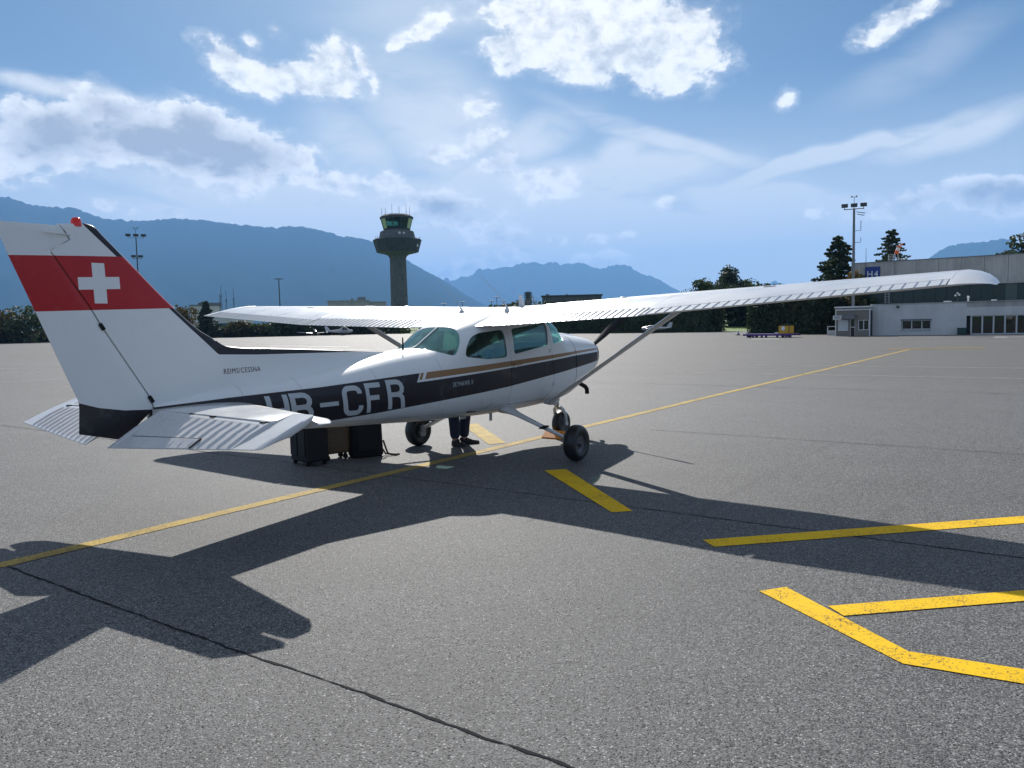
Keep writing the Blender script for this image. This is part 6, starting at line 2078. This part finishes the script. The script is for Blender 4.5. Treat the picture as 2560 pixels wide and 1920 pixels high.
# behind the aircraft and right of the nose
hedge((-93.5, -78), (-93.5, -52), 4, 4.6, 'dark hedge far behind the cockpit windows', 160, 2600, .5)
hedge((-92.5, -52), (-89.8, -31.6), 4, 4.4, 'dark tall hedge between the propeller and the patch of grass', 161, 5200, .34)
hedge((-73.2, -20.6), (-69.0, -13.0), 3.2, 3.9, 'dense dark hedge behind the purple trailer, right of the grass', 162, 6500, .27)
hedge((-70.5, -12.6), (-72.0, -9.6), 2.5, 3.4, 'dark hedge squeezed between the trailer hedge and the kiosk', 163, 2600, .27)
gm = MB(); gm.add([(-92.2, -34.5, -.03), (-97, -19.9, -.03), (-124, -22, .75), (-120, -48, .75)], [(0, 1, 2, 3)])
gs = obj('lawn', gm, simple_mat('sunlit_lawn', (0.13, 0.20, 0.03), 0.9, var=.3, scale=.8, bmp=.4), kind='structure')
gr_ = MB(); r = np.random.default_rng(5)
pts = np.stack([-97.5 - (u_ := r.random(5200)) * 22, -36 + r.random(5200) * 14, .03 + u_ * .64], 1); leaves(gr_, pts, .16, r, 1.2)
obj('grass_blades', gr_, M_LEAF, gs, fix=False, kind='stuff')
for i, (px, dist, h, w_, nm, mat) in enumerate(((1575, 128, 6.5, 9, 'dark tree behind the lawn, left of the gap', M_HEDGE), (1610, 132, 6.8, 9, 'dark tree behind the lawn, in the middle of the gap', M_HEDGE), (1645, 126, 6.2, 8, 'dark tree behind the lawn, beside the trailer hedge', M_HEDGE))):
    broad_tree(tuple(ground_at(px, dist) + np.array([0, 0, .6])), h, w_, nm, 170 + i, mat, 2600, base=.0, leaf=.5)
broad_tree(tuple(ground_at(1558, 132)), 10.6, 6.4, 'tallest dark round tree rising above the right wing, left of the conifer', 180, M_HEDGE, 4200, leaf=.36)
broad_tree(tuple(ground_at(1518, 134)), 8.9, 4.8, 'dark tree left of the tallest one above the right wing', 181, M_LEAF, 2600, leaf=.34)
broad_tree(tuple(ground_at(1606, 130)), 8.7, 4.2, 'airy tree right of the tallest one above the right wing', 182, M_LEAF, 1700, leaf=.30)
broad_tree(tuple(ground_at(1488, 136)), 7.6, 4.2, 'thin brownish tree at left of the trees above the right wing', 183, M_AUTUMN, 800, leaf=.26)
conifer(tuple(ground_at(1810, 88)), 9.9, 9.0, 'large dark conifer left of the tall floodlight mast', 190, 8000, leaf=.30, droop=.18, thin=.12)
conifer(tuple(ground_at(1790, 92)), 8.6, 3.8, 'ragged lower conifer on the left of the large one by the mast', 191, 2200, leaf=.24, thin=.25)
broad_tree(tuple(ground_at(1842, 82)), 6.4, 3.0, 'yellow green shrub between the conifer and the hangar corner', 192, M_AUTUMN, 2200, leaf=.24, base=0)
conifer(tuple(ground_at(1924, 108)), 12.2, 9.5, 'dark conifer behind the hangar roof beside the windsock', 193, 4200, leaf=.32, droop=.12)
broad_tree(tuple(ground_at(2218, 112)), 13.0, 7.0, 'tree at the right picture edge rising behind the hangar roof', 194, M_NEEDLE, 2600, leaf=.4)
broad_tree(tuple(ground_at(905, 300)), 8.3, 9.5, 'small distant autumn tree above the cabin roof, right of the tower', 195, M_AUTUMN, 1200, leaf=.6)
broad_tree(tuple(ground_at(985, 300)), 8.0, 6.5, 'small distant tree above the cabin roof between the two whip aerials', 196, M_AUTUMN, 900, leaf=.6)
broad_tree(tuple(ground_at(1128, 262)), 9.6, 8.5, 'yellow green tree left of the slim dark tower on the skyline', 197, M_AUTUMN, 1500, leaf=.5)
broad_tree(tuple(ground_at(1160, 262)), 11.5, 9.0, 'bare spreading tree right of the slim dark tower on the skyline', 198, M_AUTUMN, 500, leaf=.4)

# ================================================================== HAZE
HAZE_DENSITY = 0.8e-4
m = bpy.data.materials.new('haze_air'); m.use_nodes = True
nt = NT(m.node_tree); nt.n.clear()
pv = nt.new('ShaderNodeVolumePrincipled')
pv.inputs['Color'].default_value = (0.25, 0.52, 1.0, 1)
pv.inputs['Density'].default_value = HAZE_DENSITY
pv.inputs['Anisotropy'].default_value = 0.1
out = nt.new('ShaderNodeOutputMaterial'); nt.l.new(pv.outputs[0], out.inputs['Volume'])
hz = MB(); hz.box((-19000.5, -19000.5, -1.1), (19000.5, 19000.5, 1680))
ho = obj('haze', hz, m, kind='stuff')
